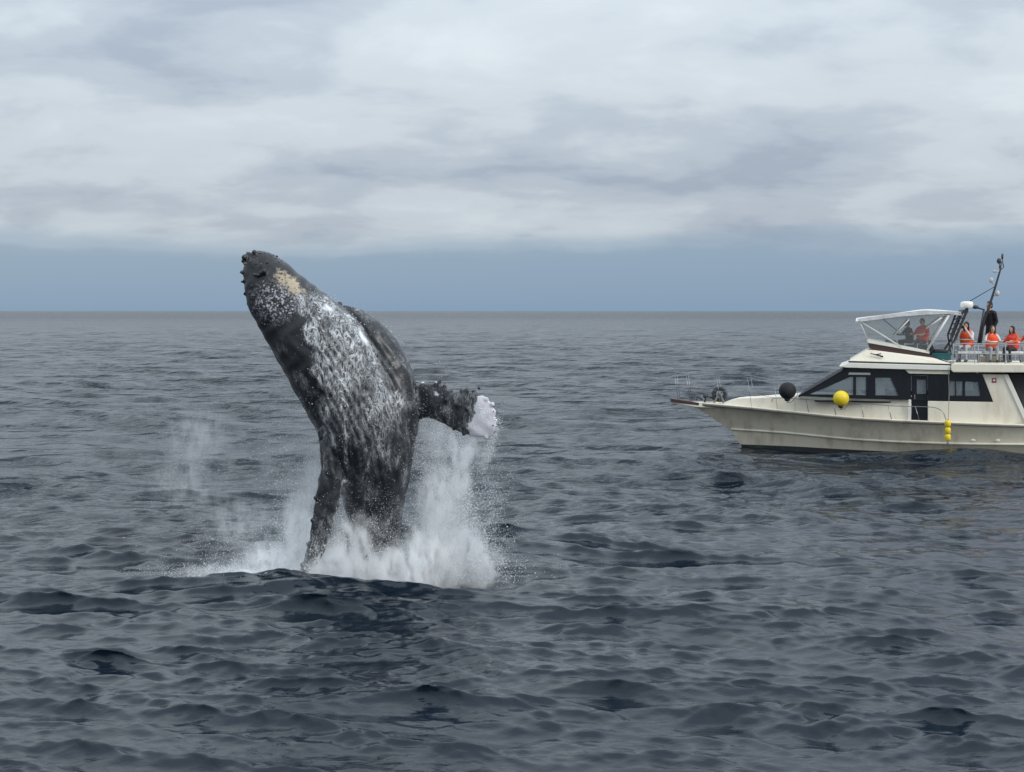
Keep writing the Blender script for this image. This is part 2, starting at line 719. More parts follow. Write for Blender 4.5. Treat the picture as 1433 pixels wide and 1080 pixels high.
def build_whale():
    mb = MB()
    # trunk: tip of the jaws down to the tail stock under water
    sweep(mb, [(351, 357, 5, 0, 0.9), (354, 360, 15, 0, 0.85), (362, 371, 25.5, 0, 0.80), (375, 391, 37, 0, 0.80), (387, 411, 44, 0, 0.84),
               (407, 436, 50, 0, 0.90), (430, 463, 57, -.02, 0.94), (454, 494, 61.5, -.04, 0.98), (474, 530, 61, -.06, 1.0),
               (494, 568, 60, -.06, 1.02), (511, 610, 60, -.04, 1.02), (521, 655, 55, 0, 1.0), (524, 710, 41, .05, 1.0),
               (529, 770, 30, .12, 1.0), (536, 840, 25, .2, 1.1), (546, 950, 20, .35, 1.2), (556, 1060, 14, .5, 1.3)], 90, 40)
    # swollen throat behind the ridge
    sweep(mb, [(478, 432, 5, .25, 1.0), (498, 449, 15, .28, 1.2), (520, 477, 24, .30, 1.3), (538, 508, 28, .32, 1.3),
               (548, 543, 30, .30, 1.3), (552, 585, 31, .24, 1.3), (546, 640, 28, .15, 1.3), (535, 710, 22, .1, 1.2)], 50, 28)
    # flukes far below the surface
    plate(mb, [(552, 1040, .5), (600, 1085, .5), (668, 1130, .5), (700, 1120, .5)], [(552, 1085, .5), (600, 1120, .5), (660, 1145, .5), (698, 1124, .5)], 0.1)
    plate(mb, [(560, 1040, .5), (512, 1085, .5), (444, 1130, .5), (412, 1120, .5)], [(560, 1085, .5), (512, 1120, .5), (452, 1145, .5), (414, 1124, .5)], 0.1)
    # hanging flipper
    plate(mb, [(462, 585, -.30), (455, 618, -.50), (456, 645, -.58), (451, 672, -.62), (446, 702, -.66), (441, 740, -.70), (434, 770, -.72), (425, 797, -.74)],
          [(505, 600, -.30), (497, 632, -.50), (490, 655, -.56), (484, 682, -.60), (477, 712, -.64), (466, 752, -.68), (452, 780, -.71), (430, 801, -.74)], 0.13)
    # raised flipper, its broad tip turned to the viewer
    plate(mb, [(540, 540, .25), (572, 541, .22), (590, 537, .12), (612, 537, -.02), (630, 546, -.15), (648, 545, -.28), (669, 546, -.40), (685, 557, -.48), (693, 570, -.52), (695, 580, -.53)],
          [(540, 600, .25), (574, 592, .22), (594, 586, .12), (612, 589, -.02), (628, 596, -.15), (642, 602, -.28), (658, 608, -.40), (675, 609, -.48), (688, 608, -.52), (694, 598, -.53)], 0.14)
    r_ = random.Random(5)
    # knobs on the jaws and along the leading edges of the flippers
    for (x, y, r) in [(341, 358, 4.2), (338, 364, 3.6), (348, 356, 4.5), (357, 353, 4.0), (365, 353, 4.4), (371, 356, 4.6), (376, 359, 4.0), (382, 363, 3.4),
                      (338, 392, 2.4), (337, 379, 2.2), (341, 409, 2.4), (346, 424, 2.2), (352, 437, 2.2), (390, 369, 2.6), (400, 376, 3.0), (412, 385, 2.6),
                      (425, 393, 2.8), (440, 402, 2.4), (457, 413, 2.4), (474, 424, 2.2)]:
        for k in range(2):
            mb.ball(W(x + r_.uniform(-1, 1) + (2.2 if x < 356 else 0.5), y + r_.uniform(-1, 1) + 1.6, r_.uniform(-0.14, 0.14)), r * WS * r_.uniform(0.8, 1.1), 8, 6)
    for k in range(26):
        x, y = r_.uniform(345, 400), r_.uniform(360, 420)
        mb.ball(W(x, y, -0.30 - 0.0035 * (x - 345) + r_.uniform(-.03, .03)), r_.uniform(1.6, 3.0) * WS, 8, 6)
    for (x, y, dy, r) in [(581, 538, .18, 4), (591, 535, .12, 3.5), (612, 535, -.02, 5), (616, 531, -.04, 3), (623, 539, -.1, 4), (633, 546, -.16, 4), (647, 543, -.28, 4.6),
                          (655, 543, -.33, 4), (664, 544, -.38, 4.4), (671, 540, -.42, 3.4), (684, 555, -.48, 3.6), (692, 564, -.52, 4), (695, 575, -.53, 4),
                          (697, 586, -.53, 3.4), (696, 594, -.53, 3.6), (691, 605, -.52, 3), (684, 610, -.5, 3), (650, 606, -.34, 4), (636, 599, -.22, 3.4), (662, 607, -.4, 3.4),
                          (640, 565, -.30, 4), (626, 560, -.2, 4), (655, 570, -.42, 3)]:
        mb.ball(W(x - (2.5 if x > 680 else 0), y + (1.5 if y < 560 else -1), dy), r * WS * r_.uniform(0.75, 1.05), 8, 6)
    for (x, y, dy) in [(448, 690, -.66), (444, 720, -.69), (438, 752, -.71), (431, 780, -.73), (487, 668, -.6), (480, 700, -.64), (468, 742, -.69)]:
        mb.ball(W(x, y, dy), 3.2 * WS, 8, 6)
    me = fuse(mb, 0.021, 3, 'humpback_whale')
    V = coords(me)
    px, py = to_draw(V)
    Nn = np.empty(len(V) * 3, dtype=np.float32)
    me.vertices.foreach_get('normal', Nn)
    Nn = Nn.reshape(-1, 3)
    mouth = [(398, 384), (424, 408), (432, 440), (441, 480), (449, 520), (454, 560), (450, 600)]
    mx = np.interp(py, [p[1] for p in mouth], [p[0] for p in mouth]) + 5 * np.sin(py * 0.13) + 3 * np.sin(py * 0.31 + 1)
    ridge = [(470, 423), (508, 455), (527, 492), (545, 530), (560, 565), (572, 610)]
    rx = np.interp(py, [p[1] for p in ridge], [p[0] for p in ridge])
    on_trunk = (py < 640) & (px < 585) & (py > 395)
    axis_x = np.interp(py, [357, 411, 463, 530, 610, 710], [351, 387, 430, 474, 511, 524])
    # lower jaw stands proud of the lips, throat pleats run down from it
    throat = sstep(px - mx, -2, 5) * sstep(py, 398, 430) * sstep(-py, -700, -620)
    disp = 0.030 * throat * (px < 585)
    perp = (px - axis_x) * 0.86 - (py - 500) * 0.02
    pleat = np.cos(perp * 2 * np.pi / 8.5 + 0.6 * np.sin(py * 0.03))
    disp += 0.012 * pleat * throat * (px < 578) * (1 - 0.75 * sstep(px - rx, 0, 8))
    # uneven blubber
    disp += 0.010 * np.sin(px * 0.21 + 1.3 * np.sin(py * 0.11)) * np.sin(py * 0.17)
    V = V + Nn * disp[:, None]
    me.vertices.foreach_set('co', V.astype(np.float32).ravel())
    me.update()
    raised = (px > 577) & (py < 618) & (py > 520)
    hang = (V[:, 1] < WHALE_Y - 0.46) & (py > 600) & (px < 500)
    # where sea water is running off the skin
    sheet = 1.05 * sstep(px - mx, -9, 12) * sstep(rx - px, -3, 8) * sstep(py, 396, 425) * sstep(-py, -650, -500)
    run = 0.80 * sheet * (~raised) + 0.17 * ((py > 560) & ~raised & ~hang) + 0.18 * hang
    run += 0.75 * np.exp(-(seg_dist(px, py, [(424, 408), (432, 445), (440, 480)]) / 4.0) ** 2)
    run += 0.55 * np.exp(-(seg_dist(px, py, [(460, 430), (500, 458), (532, 505), (552, 545), (562, 562)]) / 5.5) ** 2)
    run += 0.9 * np.exp(-(seg_dist(px, py, [(491, 585), (492, 640)]) / 2.6) ** 2) * (V[:, 1] < WHALE_Y)
    run += 0.5 * np.exp(-(seg_dist(px, py, [(487, 669), (478, 711), (461, 763), (440, 797)]) / 4.0) ** 2)
    run += 0.25 * sstep(py, 700, 800)
    run += 0.22 * (~raised) * sstep(px - rx, 2, 12) * (py < 600) * 0.6
    run = np.where(raised, 0.24, run)
    run = np.where((px < mx - 5) & (py < 600) & ~raised, 0.06 + 0.16 * sstep(py, 430, 600), run)
    attr(me, 'run', np.clip(run, 0, 1.4))
    pale = sstep(px + 0.25 * (py - 575), 648, 676) * raised * sstep(seg_dist(px, py, [(640, 542), (660, 545), (684, 545)]), 3, 9)
    pale = pale + 0.8 * np.exp(-(seg_dist(px, py, [(588, 534), (611, 534)]) / 3.0) ** 2) + 0.45 * np.exp(-(((px - 613) / 12) ** 2 + ((py - 552) / 7) ** 2)) * raised
    attr(me, 'pale', np.clip(pale, 0, 1))
    u = ((px - 409) * 0.80 + (py - 396) * 0.60)
    w_ = (-(px - 409) * 0.60 + (py - 396) * 0.80)
    attr(me, 'yellow', 1.1 * np.exp(-((u / 27) ** 4)) * np.exp(-((w_ / 9.5) ** 2)) * (V[:, 1] < WHALE_Y))
    scuff = np.exp(-(((px - 392) / 34) ** 2)) * np.exp(-(((py - 422) / 30) ** 2)) * sstep(px, 343, 362)
    attr(me, 'scuff', scuff)
    o = bpy.data.objects.new('humpback_whale', me)
    o.location = (0, 0, 0)
    link(o)
    tag(o, 'dark humpback whale leaping from the sea with water streaming off its throat and flippers', 'whale')
    m = Mat('whale_skin', (0.02, 0.022, 0.026), 0.32)
    v3 = m.coord('Object', (1.05, 1.05, 0.40))
    warp = m.noise(v3, 6.0, 3, 0.5)
    # thin sheets and threads of white water
    n1 = m.noise(v3, 5.2, 4, 0.58, 1.6)
    thread = m.range(m.math('ABSOLUTE', m.math('SUBTRACT', n1, 0.5)), 0.048, 0.0)
    n2 = m.noise(m.coord('Object', (1.3, 1.3, 0.45), (3, 1, 7)), 10.5, 4, 0.6, 1.4)
    thread2 = m.range(m.math('ABSOLUTE', m.math('SUBTRACT', n2, 0.5)), 0.05, 0.0)
    patch = m.noise(m.coord('Object', (1, 1, 0.6), (9, 4, 2)), 3.2, 4, 0.6)
    tt = m.math('MAXIMUM', thread, m.math('MULTIPLY', thread2, 0.85))
    run_a = m.math('ADD', m.attr('run'), m.math('MULTIPLY', m.math('SUBTRACT', patch, 0.5), 2.4))
    wet = m.math('MULTIPLY', m.range(run_a, 0.05, 1.25), m.math('ADD', m.math('MULTIPLY', tt, 0.92), 0.08))
    solid = m.range(m.math('ADD', run_a, m.math('MULTIPLY', tt, 0.15)), 1.15, 1.75)
    wet = m.math('MAXIMUM', wet, solid, clamp=True)
    wet = m.math('MULTIPLY', wet, m.range(m.attr('run'), 0.02, 0.12))
    tone = m.noise(m.coord('Object', (1, 1, 1)), 2.6, 6, 0.65)
    skin = m.mix(tone, (0.005, 0.006, 0.008), (0.022, 0.025, 0.031))
    # scars and barnacle scabs
    vor = m.node('ShaderNodeTexVoronoi', feature='F1')
    vor.inputs['Scale'].default_value = 17.0
    m.l.new(m.coord('Object'), vor.inputs['Vector'])
    dots = m.range(vor.outputs['Distance'], 0.42, 0.28)
    dn = m.noise(m.coord('Object', (1, 1, 1), (2, 2, 2)), 5.0, 4, 0.6)
    sc = m.math('MULTIPLY', dots, m.range(m.math('ADD', m.attr('scuff'), m.math('MULTIPLY', m.math('SUBTRACT', dn, 0.5), 1.6)), 0.35, 0.75))
    fine0 = m.noise(m.coord('Object'), 21.0, 3, 0.6)
    blot = m.math('MULTIPLY', m.range(fine0, 0.50, 0.62), m.range(m.attr('scuff'), 0.15, 0.8))
    sc = m.math('MAXIMUM', sc, m.math('MULTIPLY', blot, 0.7))
    skin = m.mix(m.math('MULTIPLY', sc, m.range(m.attr('scuff'), 0.03, 0.3)), skin, m.mix(fine0, (0.22, 0.21, 0.25), (0.62, 0.60, 0.65)))
    fine = m.noise(m.coord('Object'), 28.0, 4, 0.6)
    speck = m.math('MULTIPLY', m.range(fine, 0.62, 0.74), 0.22)
    skin = m.mix(speck, skin, (0.13, 0.14, 0.16))
    ye = m.range(m.math('ADD', m.attr('yellow'), m.math('MULTIPLY', m.math('SUBTRACT', m.noise(m.coord('Object'), 11.0, 4, 0.65), 0.5), 2.6)), 0.35, 0.95)
    ye = m.math('MULTIPLY', ye, m.range(m.attr('yellow'), 0.02, 0.2))
    skin = m.mix(ye, skin, m.mix(fine, (0.20, 0.16, 0.11), (0.58, 0.49, 0.36)))
    pl = m.range(m.math('ADD', m.attr('pale'), m.math('MULTIPLY', m.math('SUBTRACT', m.noise(m.coord('Object'), 8.0, 4, 0.6), 0.5), 1.8)), 0.40, 0.58)
    pl = m.math('MULTIPLY', pl, m.range(m.attr('pale'), 0.02, 0.2))
    skin = m.mix(pl, skin, m.mix(tone, (0.50, 0.49, 0.54), (0.72, 0.71, 0.74)))
    m.set('Base Color', m.mix(wet, skin, (0.78, 0.81, 0.84)))
    m.set('Roughness', m.mixf(wet, 0.38, 0.5))
    m.b.inputs['Coat Weight'].default_value = 0.12
    m.b.inputs['Specular IOR Level'].default_value = 0.4
    m.b.inputs['Coat Roughness'].default_value = 0.22
    hgt = m.math('ADD', m.math('MULTIPLY', wet, 0.016), m.math('MULTIPLY', fine, 0.006))
    hgt = m.math('ADD', hgt, m.math('ADD', m.math('MULTIPLY', sc, 0.010), m.math('MULTIPLY', tone, 0.02)))
    m.bump(hgt, 0.9, 1.0)
    me.materials.append(m.m)

    # barnacles: small cones on chin and flipper edges, part of the whale
    bar = MB()
    br = random.Random(21)
    co = V
    cand = np.nonzero(((scuff > 0.25) | ((py < 372) & (px < 395)) | (raised & (py < 546) & (px < 672)) | (raised & (px > 690))) & (Nn[:, 1] < 0.25))[0]
    for i in br.sample(list(cand), 230):
        p, n = Vector(co[i]), Vector(Nn[i]).normalized()
        r = br.uniform(0.008, 0.018)
        t = n.orthogonal().normalized()
        b = n.cross(t)
        ring = lambda rad, h: [p + n * h + (t * math.cos(2 * math.pi * k / 6) + b * math.sin(2 * math.pi * k / 6)) * rad for k in range(6)]
        bar.rings([ring(r, -0.006), ring(r * 0.9, r * 0.5), ring(r * 0.55, r * 0.8)])
    bm_ = Mat('barnacle_shell', (0.3, 0.29, 0.29), 0.75)
    bm_.set('Base Color', bm_.mix(bm_.noise(bm_.coord('Object'), 9.0, 3), (0.012, 0.012, 0.015), (0.22, 0.21, 0.22)))
    b = bar.build('barnacles', bm_, o)
    tag(b, kind='stuff')
    return o, V, px, py


whale, WV, WPX, WPY = build_whale()


# ------------------------------------------------------------------ spray thrown up by the whale
def sine_field(P, scale, seed, n=14):
    g = np.random.default_rng(seed)
    out = np.zeros(len(P))
    for k in range(n):
        d = g.normal(0, 1, 3)
        d /= np.linalg.norm(d)
        f = scale * g.uniform(0.5, 2.2)
        out += np.sin((P @ d) * f + g.uniform(0, 6.28)) / math.sqrt(n / 2)
    return out


def droplets(name, P, rad, mat):
    """one little tetrahedron per drop"""
    n = len(P)
    base = np.array([[1, 1, 1], [1, -1, -1], [-1, 1, -1], [-1, -1, 1]]) / math.sqrt(3)
    q = rng.normal(0, 1, (n, 4))
    q /= np.linalg.norm(q, axis=1)[:, None]
    a, b, c, d = q.T
    M = np.stack([np.stack([a * a + b * b - c * c - d * d, 2 * (b * c - a * d), 2 * (b * d + a * c)], -1),
                  np.stack([2 * (b * c + a * d), a * a - b * b + c * c - d * d, 2 * (c * d - a * b)], -1),
                  np.stack([2 * (b * d - a * c), 2 * (c * d + a * b), a * a - b * b - c * c + d * d], -1)], 1)
    V = np.einsum('nij,kj->nki', M, base) * (rad * 1.35)[:, None, None] + P[:, None, :]
    T = np.array([[0, 1, 2], [0, 3, 1], [0, 2, 3], [1, 3, 2]])
    F = (np.arange(n) * 4)[:, None, None] + T[None]
    me = mesh_np(name, V.reshape(-1, 3), tris=F.reshape(-1, 3))
    me.materials.append(mat)
    o = bpy.data.objects.new(name, me)
    link(o)
    return o


def water_white(name, alb, tr):
    m = bpy.data.materials.new(name)
    m.use_nodes = True
    n, l = m.node_tree.nodes, m.node_tree.links
    n.clear()
    d = n.new('ShaderNodeBsdfDiffuse')
    d.inputs[0].default_value = (*alb, 1)
    t = n.new('ShaderNodeBsdfTranslucent')
    t.inputs[0].default_value = (*alb, 1)
    x = n.new('ShaderNodeMixShader')
    x.inputs[0].default_value = tr
    o = n.new('ShaderNodeOutputMaterial')
    l.new(d.outputs[0], x.inputs[1])
    l.new(t.outputs[0], x.inputs[2])
    l.new(x.outputs[0], o.inputs[0])
    return m


def cloud(n, rf, cx, cy, sx, sy, dy, sdy, lean=0.0):
    """n drops round a centre given in the whale drawing, rf scales their size"""
    g = rng.normal(0, 1, (n, 3))
    x = cx + sx * g[:, 0] + lean * g[:, 1] * sy
    y = cy + sy * g[:, 1]
    return x, y, dy + sdy * g[:, 2], np.full(n, rf)


def build_spray():
    X, Yp, D, RF = [np.concatenate(a) for a in zip(*[cloud(*sp) for sp in SPRAY])]
    c, s = math.cos(PITCH), math.sin(PITCH)
    v = (540 - Yp) / 2000
    t = WHALE_Y / (c + v * s)
    P = np.stack([(X - 716.5) / 2000 * t, WHALE_Y + D, CAM_H + (-s + v * c) * t], 1)
    # water tears into strings and curtains
    Q = P * np.array([1.0, 1.0, 0.45])
    f = sine_field(Q, 5.0, 3) * 0.6 + sine_field(Q, 14.0, 4) * 0.5
    # jets: strings of drops on ballistic arcs, thrown out from the edge of the splash
    jets, jr = [], []
    for k in range(120):
        g = rng.uniform
        bx = g(425, 690) if k % 3 else g(610, 690)
        p0 = W(bx, 812, g(-0.7, 0.5))
        out_ = (bx - 550) / 140.0
        v0 = np.array([out_ * g(0.2, 1.5) + g(-.5, .5), g(-0.8, 0.4), g(1.6, 5.2) if k % 3 else g(2.5, 6.2)])
        n_ = int(g(200, 600))
        tt_ = np.sort(g(0.02, 1.0, n_)) * (v0[2] / 9.8) * g(0.9, 1.7)
        arc = np.array(p0) + v0 * tt_[:, None] + np.array([0, 0, -4.9]) * (tt_ ** 2)[:, None]
        arc += rng.normal(0, 1, (n_, 3)) * (0.010 + 0.09 * tt_)[:, None]
        jets.append(arc)
        jr.append(np.full(n_, g(0.5, 0.95)))
    P = np.concatenate([P] + jets)
    f = np.concatenate([f, np.full(len(P) - len(f), 3.0)])
    RF = np.concatenate([RF] + jr)
    keep = (rng.uniform(0, 1, len(P)) < sstep(f, -1.3, 1.0)) & (P[:, 2] > -0.05)
    P, RF = P[keep], RF[keep]
    rad = np.exp(rng.normal(math.log(0.0040), 0.45, len(P))) * RF
    rad = np.clip(rad, 0.0014, 0.016)
    o = droplets('spray', P, rad, water_white('white_water', (0.95, 0.965, 0.98), 0.5))
    tag(o, 'white burst of spray and falling drops round the leaping whale', 'spray', kind='stuff')
    # drops hanging on and running off the skin
    idx = np.nonzero((WPY > 400) & (WPY < 815) & (WPX > 425) & (WPX < 600))[0]
    pick = rng.choice(idx, 4500)
    P = WV[pick] + rng.normal(0, 1, (4500, 3)) * np.array([0.04, 0.05, 0.07])
    rad = np.clip(np.exp(rng.normal(math.log(0.004), 0.4, len(P))), 0.002, 0.011)
    o = droplets('drops', P, rad, water_white('falling_water', (0.93, 0.95, 0.97), 0.4))
    tag(o, 'loose drops of water falling off the whale skin', 'water drops', kind='stuff')


SPRAY = [
    # n, size, x, y, sd x, sd y, depth, sd depth, lean
    (30000, 1.0, 655, 792, 18, 24, -.20, .30, 0.0),
    (34000, 1.0, 628, 770, 26, 44, -.05, .35, -0.2),
    (16000, 0.9, 612, 690, 20, 55, .05, .30, 0.0),
    (7000, 0.7, 640, 640, 28, 24, .0, .30, 0.0),
    (5000, 0.8, 690, 612, 4, 18, -.4, .08, -0.3),
    (50000, 1.0, 575, 797, 62, 18, -.6, .25, 0.0),
    (30000, 1.0, 480, 798, 44, 18, -.6, .25, 0.0),
    (10000, 0.8, 505, 750, 22, 36, -.45, .2, 0.0),
    (20000, 0.85, 425, 780, 34, 28, -.1, .4, 0.0),
    (12000, 0.7, 425, 710, 22, 55, .1, .35, 0.3),
    (5000, 0.7, 440, 640, 12, 40, .15, .3, 0.2),
    (26000, 0.85, 375, 803, 46, 9, -.3, .4, 0.0),
    (6000, 0.7, 335, 780, 46, 24, .0, .4, 0.2),
    (7000, 0.7, 285, 803, 42, 5, .0, .3, 0.0),
    (5000, 0.45, 250, 635, 24, 34, 1.2, .4, 0.25),
    (3000, 0.45, 235, 690, 30, 26, 1.2, .4, 0.0),
    (5000, 0.7, 560, 745, 26, 30, -.6, .15, 0.0),
    (5000, 0.7, 615, 615, 22, 26, .1, .2, 0.0),
    (16000, 1.1, 650, 800, 22, 14, -.5, .2, 0.0),
]
build_spray()

# fine mist hanging round the splash: centre (x, y, depth), radii, density
MIST = [
    (640, 782, -.1, 56, 66, .75, 10.0),
    (664, 800, -.2, 36, 44, .6, 13.0),
    (612, 715, .05, 42, 100, .6, 5.5),
    (640, 670, .05, 32, 76, .5, 2.6),
    (650, 630, 0.0, 56, 36, .5, 2.2),
    (575, 800, -.6, 112, 54, .6, 15.0),
    (480, 798, -.5, 92, 52, .7, 12.0),
    (600, 770, -.5, 60, 60, .5, 7.0),
    (500, 765, -.6, 46, 76, .35, 6.0),
    (425, 745, .1, 46, 95, .6, 3.6),
    (440, 675, .2, 30, 80, .5, 1.8),
    (385, 790, 0.0, 80, 46, .6, 4.6),
    (320, 803, 0.0, 90, 20, .6, 2.0),
    (612, 612, .15, 40, 44, .4, 2.4),
    (258, 622, 1.2, 66, 66, .7, 0.65),
    (240, 690, 1.2, 90, 60, .7, 0.45),
    (330, 740, .6, 80, 60, .7, 0.6),
]


def build_mist():
    mb = MB()
    nodes = []
    for (x, y, d, rx_, ry_, rd, den) in MIST:
        c = W(x, y, d)
        mb.ball(c, (rx_ * WS * 1.0, rd, ry_ * WS * 1.0), 16, 12)
        nodes.append((c, (rx_ * WS, rd, ry_ * WS), den))
    me = fuse(mb, 0.06, 2, 'mist')
    m = bpy.data.materials.new('fine_mist')
    m.use_nodes = True
    n, l = m.node_tree.nodes, m.node_tree.links
    n.clear()
    tcn = n.new('ShaderNodeTexCoord')
    total = None
    for c, r, den in nodes:
        sub = n.new('ShaderNodeVectorMath')
        sub.operation = 'SUBTRACT'
        l.new(tcn.outputs['Object'], sub.inputs[0])
        sub.inputs[1].default_value = c
        dv = n.new('ShaderNodeVectorMath')
        dv.operation = 'DIVIDE'
        l.new(sub.outputs[0], dv.inputs[0])
        dv.inputs[1].default_value = r
        ln = n.new('ShaderNodeVectorMath')
        ln.operation = 'LENGTH'
        l.new(dv.outputs[0], ln.inputs[0])
        mr = n.new('ShaderNodeMapRange')
        mr.interpolation_type = 'SMOOTHSTEP'
        l.new(ln.outputs['Value'], mr.inputs[0])
        mr.inputs[1].default_value = 0.92
        mr.inputs[2].default_value = 0.10
        mr.inputs[3].default_value = 0.0
        mr.inputs[4].default_value = den
        if total is None:
            total = mr.outputs[0]
        else:
            ad = n.new('ShaderNodeMath')
            ad.operation = 'ADD'
            l.new(total, ad.inputs[0])
            l.new(mr.outputs[0], ad.inputs[1])
            total = ad.outputs[0]
    mp = n.new('ShaderNodeMapping')
    mp.inputs['Scale'].default_value = (1, 1, 0.5)
    l.new(tcn.outputs['Object'], mp.inputs[0])
    nz = n.new('ShaderNodeTexNoise')
    nz.inputs['Scale'].default_value = 5.5
    nz.inputs['Detail'].default_value = 4
    nz.inputs['Roughness'].default_value = 0.62
    nz.inputs['Distortion'].default_value = 0.6
    l.new(mp.outputs[0], nz.inputs['Vector'])
    mr = n.new('ShaderNodeMapRange')
    l.new(nz.outputs[0], mr.inputs[0])
    for i, val in enumerate((0.43, 0.63, 0.0, 2.2)):
        mr.inputs[i + 1].default_value = val
    mu = n.new('ShaderNodeMath')
    mu.operation = 'MULTIPLY'
    l.new(total, mu.inputs[0])
    l.new(mr.outputs[0], mu.inputs[1])
    pv = n.new('ShaderNodeVolumePrincipled')
    pv.inputs['Color'].default_value = (0.99, 0.995, 1.0, 1)
    pv.inputs['Anisotropy'].default_value = 0.0
    l.new(mu.outputs[0], pv.inputs['Density'])
    out = n.new('ShaderNodeOutputMaterial')
    l.new(pv.outputs[0], out.inputs['Volume'])
    me.materials.append(m)
    o = bpy.data.objects.new('mist', me)
    link(o)
    tag(o, 'pale mist hanging over the splash beside the whale', 'mist', kind='stuff')


build_mist()


# ------------------------------------------------------------------ the motor yacht
BC = 51.6                                   # its centre line, metres from the viewer's rail


def at(px, py, Y):
    """like before, in the yacht's own frame (turned by its bearing)"""
    u, v = (px - 716.5) / 2000.0, (540.0 - py) / 2000.0
    dy = math.cos(PITCH) + v * math.sin(PITCH)
    dz = -math.sin(PITCH) + v * math.cos(PITCH)
    ex, ey = u * BCOS - dy * BSIN, u * BSIN + dy * BCOS
    t = Y / ey
    return Vector((ex * t, Y, CAM_H + dz * t))



def dirty(name, col, rough, grime=(0.30, 0.26, 0.19), amount=0.35, streak=True, scale=1.4):
    """gel coat, sun-chalked and streaked"""
    m = Mat(name, col, rough)
    n1 = m.noise(m.coord('Object', (1, 1, 0.25) if streak else (1, 1, 1)), scale * 2.2, 6, 0.62)
    n2 = m.noise(m.coord('Object', (1, 1, 1), (4, 4, 4)), scale * 0.6, 4, 0.55)
    g = m.math('MULTIPLY', m.range(m.math('ADD', m.math('MULTIPLY', n1, 0.6), m.math('MULTIPLY', n2, 0.4)), 0.46, 0.70), amount)
    m.set('Base Color', m.mix(g, col, grime))
    m.set('Roughness', m.mixf(n1, rough - 0.06, rough + 0.14))
    return m


M_HULL = dirty('hull_gelcoat', (0.60, 0.56, 0.43), 0.34, (0.22, 0.19, 0.13), 0.5)
M_CREAM = dirty('cream_gelcoat', (0.78, 0.725, 0.60), 0.34, (0.42, 0.30, 0.17), 0.40)
M_WHITE = dirty('white_gelcoat', (0.80, 0.78, 0.70), 0.32, (0.5, 0.45, 0.34), 0.25)
M_ANTI = dirty('bottom_paint', (0.025, 0.028, 0.032), 0.55, (0.08, 0.09, 0.07), 0.5)
M_BLACK = dirty('black_gelcoat', (0.006, 0.007, 0.011), 0.25, (0.02, 0.02, 0.024), 0.4)
M_RUB = dirty('rubber_strip', (0.16, 0.145, 0.12), 0.55, (0.05, 0.04, 0.03), 0.5)
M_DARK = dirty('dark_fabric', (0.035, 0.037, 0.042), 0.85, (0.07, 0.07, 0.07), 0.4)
M_MAROON = dirty('maroon_trim', (0.055, 0.028, 0.026), 0.5, (0.03, 0.02, 0.02), 0.5)
M_TEAL = dirty('teal_vinyl', (0.015, 0.105, 0.115), 0.45, (0.02, 0.05, 0.05), 0.5)
M_CLOTH = dirty('canvas', (0.66, 0.66, 0.65), 0.8, (0.36, 0.36, 0.35), 0.6, False)
M_CLOTH.bump(M_CLOTH.noise(M_CLOTH.coord('Object', (1, 2.5, 1)), 5.0, 4, 0.6), 0.8, 0.05)
M_TUBE = Mat('white_tube', (0.66, 0.66, 0.64), 0.35)
M_STEEL = Mat('stainless', (0.30, 0.30, 0.30), 0.30, 0.9)
M_RAIL = Mat('grey_rail', (0.34, 0.35, 0.36), 0.4)
M_IRON = dirty('painted_iron', (0.03, 0.033, 0.04), 0.5, (0.09, 0.06, 0.045), 0.5)
M_YELLOW = dirty('yellow_rubber', (0.78, 0.58, 0.015), 0.42, (0.35, 0.24, 0.03), 0.35, False, 3.0)
M_BUOYB = dirty('black_rubber', (0.007, 0.007, 0.009), 0.72, (0.03, 0.03, 0.03), 0.5, False, 3.0)
M_ROPE = Mat('rope', (0.30, 0.27, 0.22), 0.9)
M_LAMP = Mat('lamp_housing', (0.45, 0.45, 0.44), 0.4)
M_CURT = dirty('curtain_cloth', (0.55, 0.56, 0.55), 0.9, (0.40, 0.40, 0.38), 0.4)
M_RED = Mat('red_print', (0.28, 0.03, 0.06), 0.5)


def glass_mat(name, tint, transp, rough=0.03, base=(0.10, 0.12, 0.13)):
    m = bpy.data.materials.new(name)
    m.use_nodes = True
    n, l = m.node_tree.nodes, m.node_tree.links
    n.clear()
    t = n.new('ShaderNodeBsdfTransparent')
    t.inputs[0].default_value = (*tint, 1)
    g = n.new('ShaderNodeBsdfPrincipled')
    g.inputs['Base Color'].default_value = (*base, 1)
    g.inputs['Roughness'].default_value = rough
    g.inputs['IOR'].default_value = 1.6
    nz = n.new('ShaderNodeTexNoise')
    nz.inputs['Scale'].default_value = 3.0
    bp = n.new('ShaderNodeBump')
    bp.inputs['Strength'].default_value = 0.25
    bp.inputs['Distance'].default_value = 0.03
    l.new(nz.outputs[0], bp.inputs['Height'])
    l.new(bp.outputs[0], g.inputs['Normal'])
    x = n.new('ShaderNodeMixShader')
    x.inputs[0].default_value = transp
    o = n.new('ShaderNodeOutputMaterial')
    l.new(g.outputs[0], x.inputs[1])
    l.new(t.outputs[0], x.inputs[2])
    l.new(x.outputs[0], o.inputs[0])

    class H:
        pass
    h = H()
    h.m = m
    return h


M_GLASS = glass_mat('window_glass', (0.86, 0.90, 0.92), 0.68, 0.03, (0.34, 0.38, 0.40))
M_PLASTIC = glass_mat('clear_vinyl', (0.96, 0.97, 0.97), 0.90, 0.15, (0.50, 0.52, 0.52))

boat = empty('motor_yacht', (at(1230, 634, BC).x, BC, 0.0))
tag(boat, 'cream motor yacht with black window band and canopied flybridge under way', 'yacht')


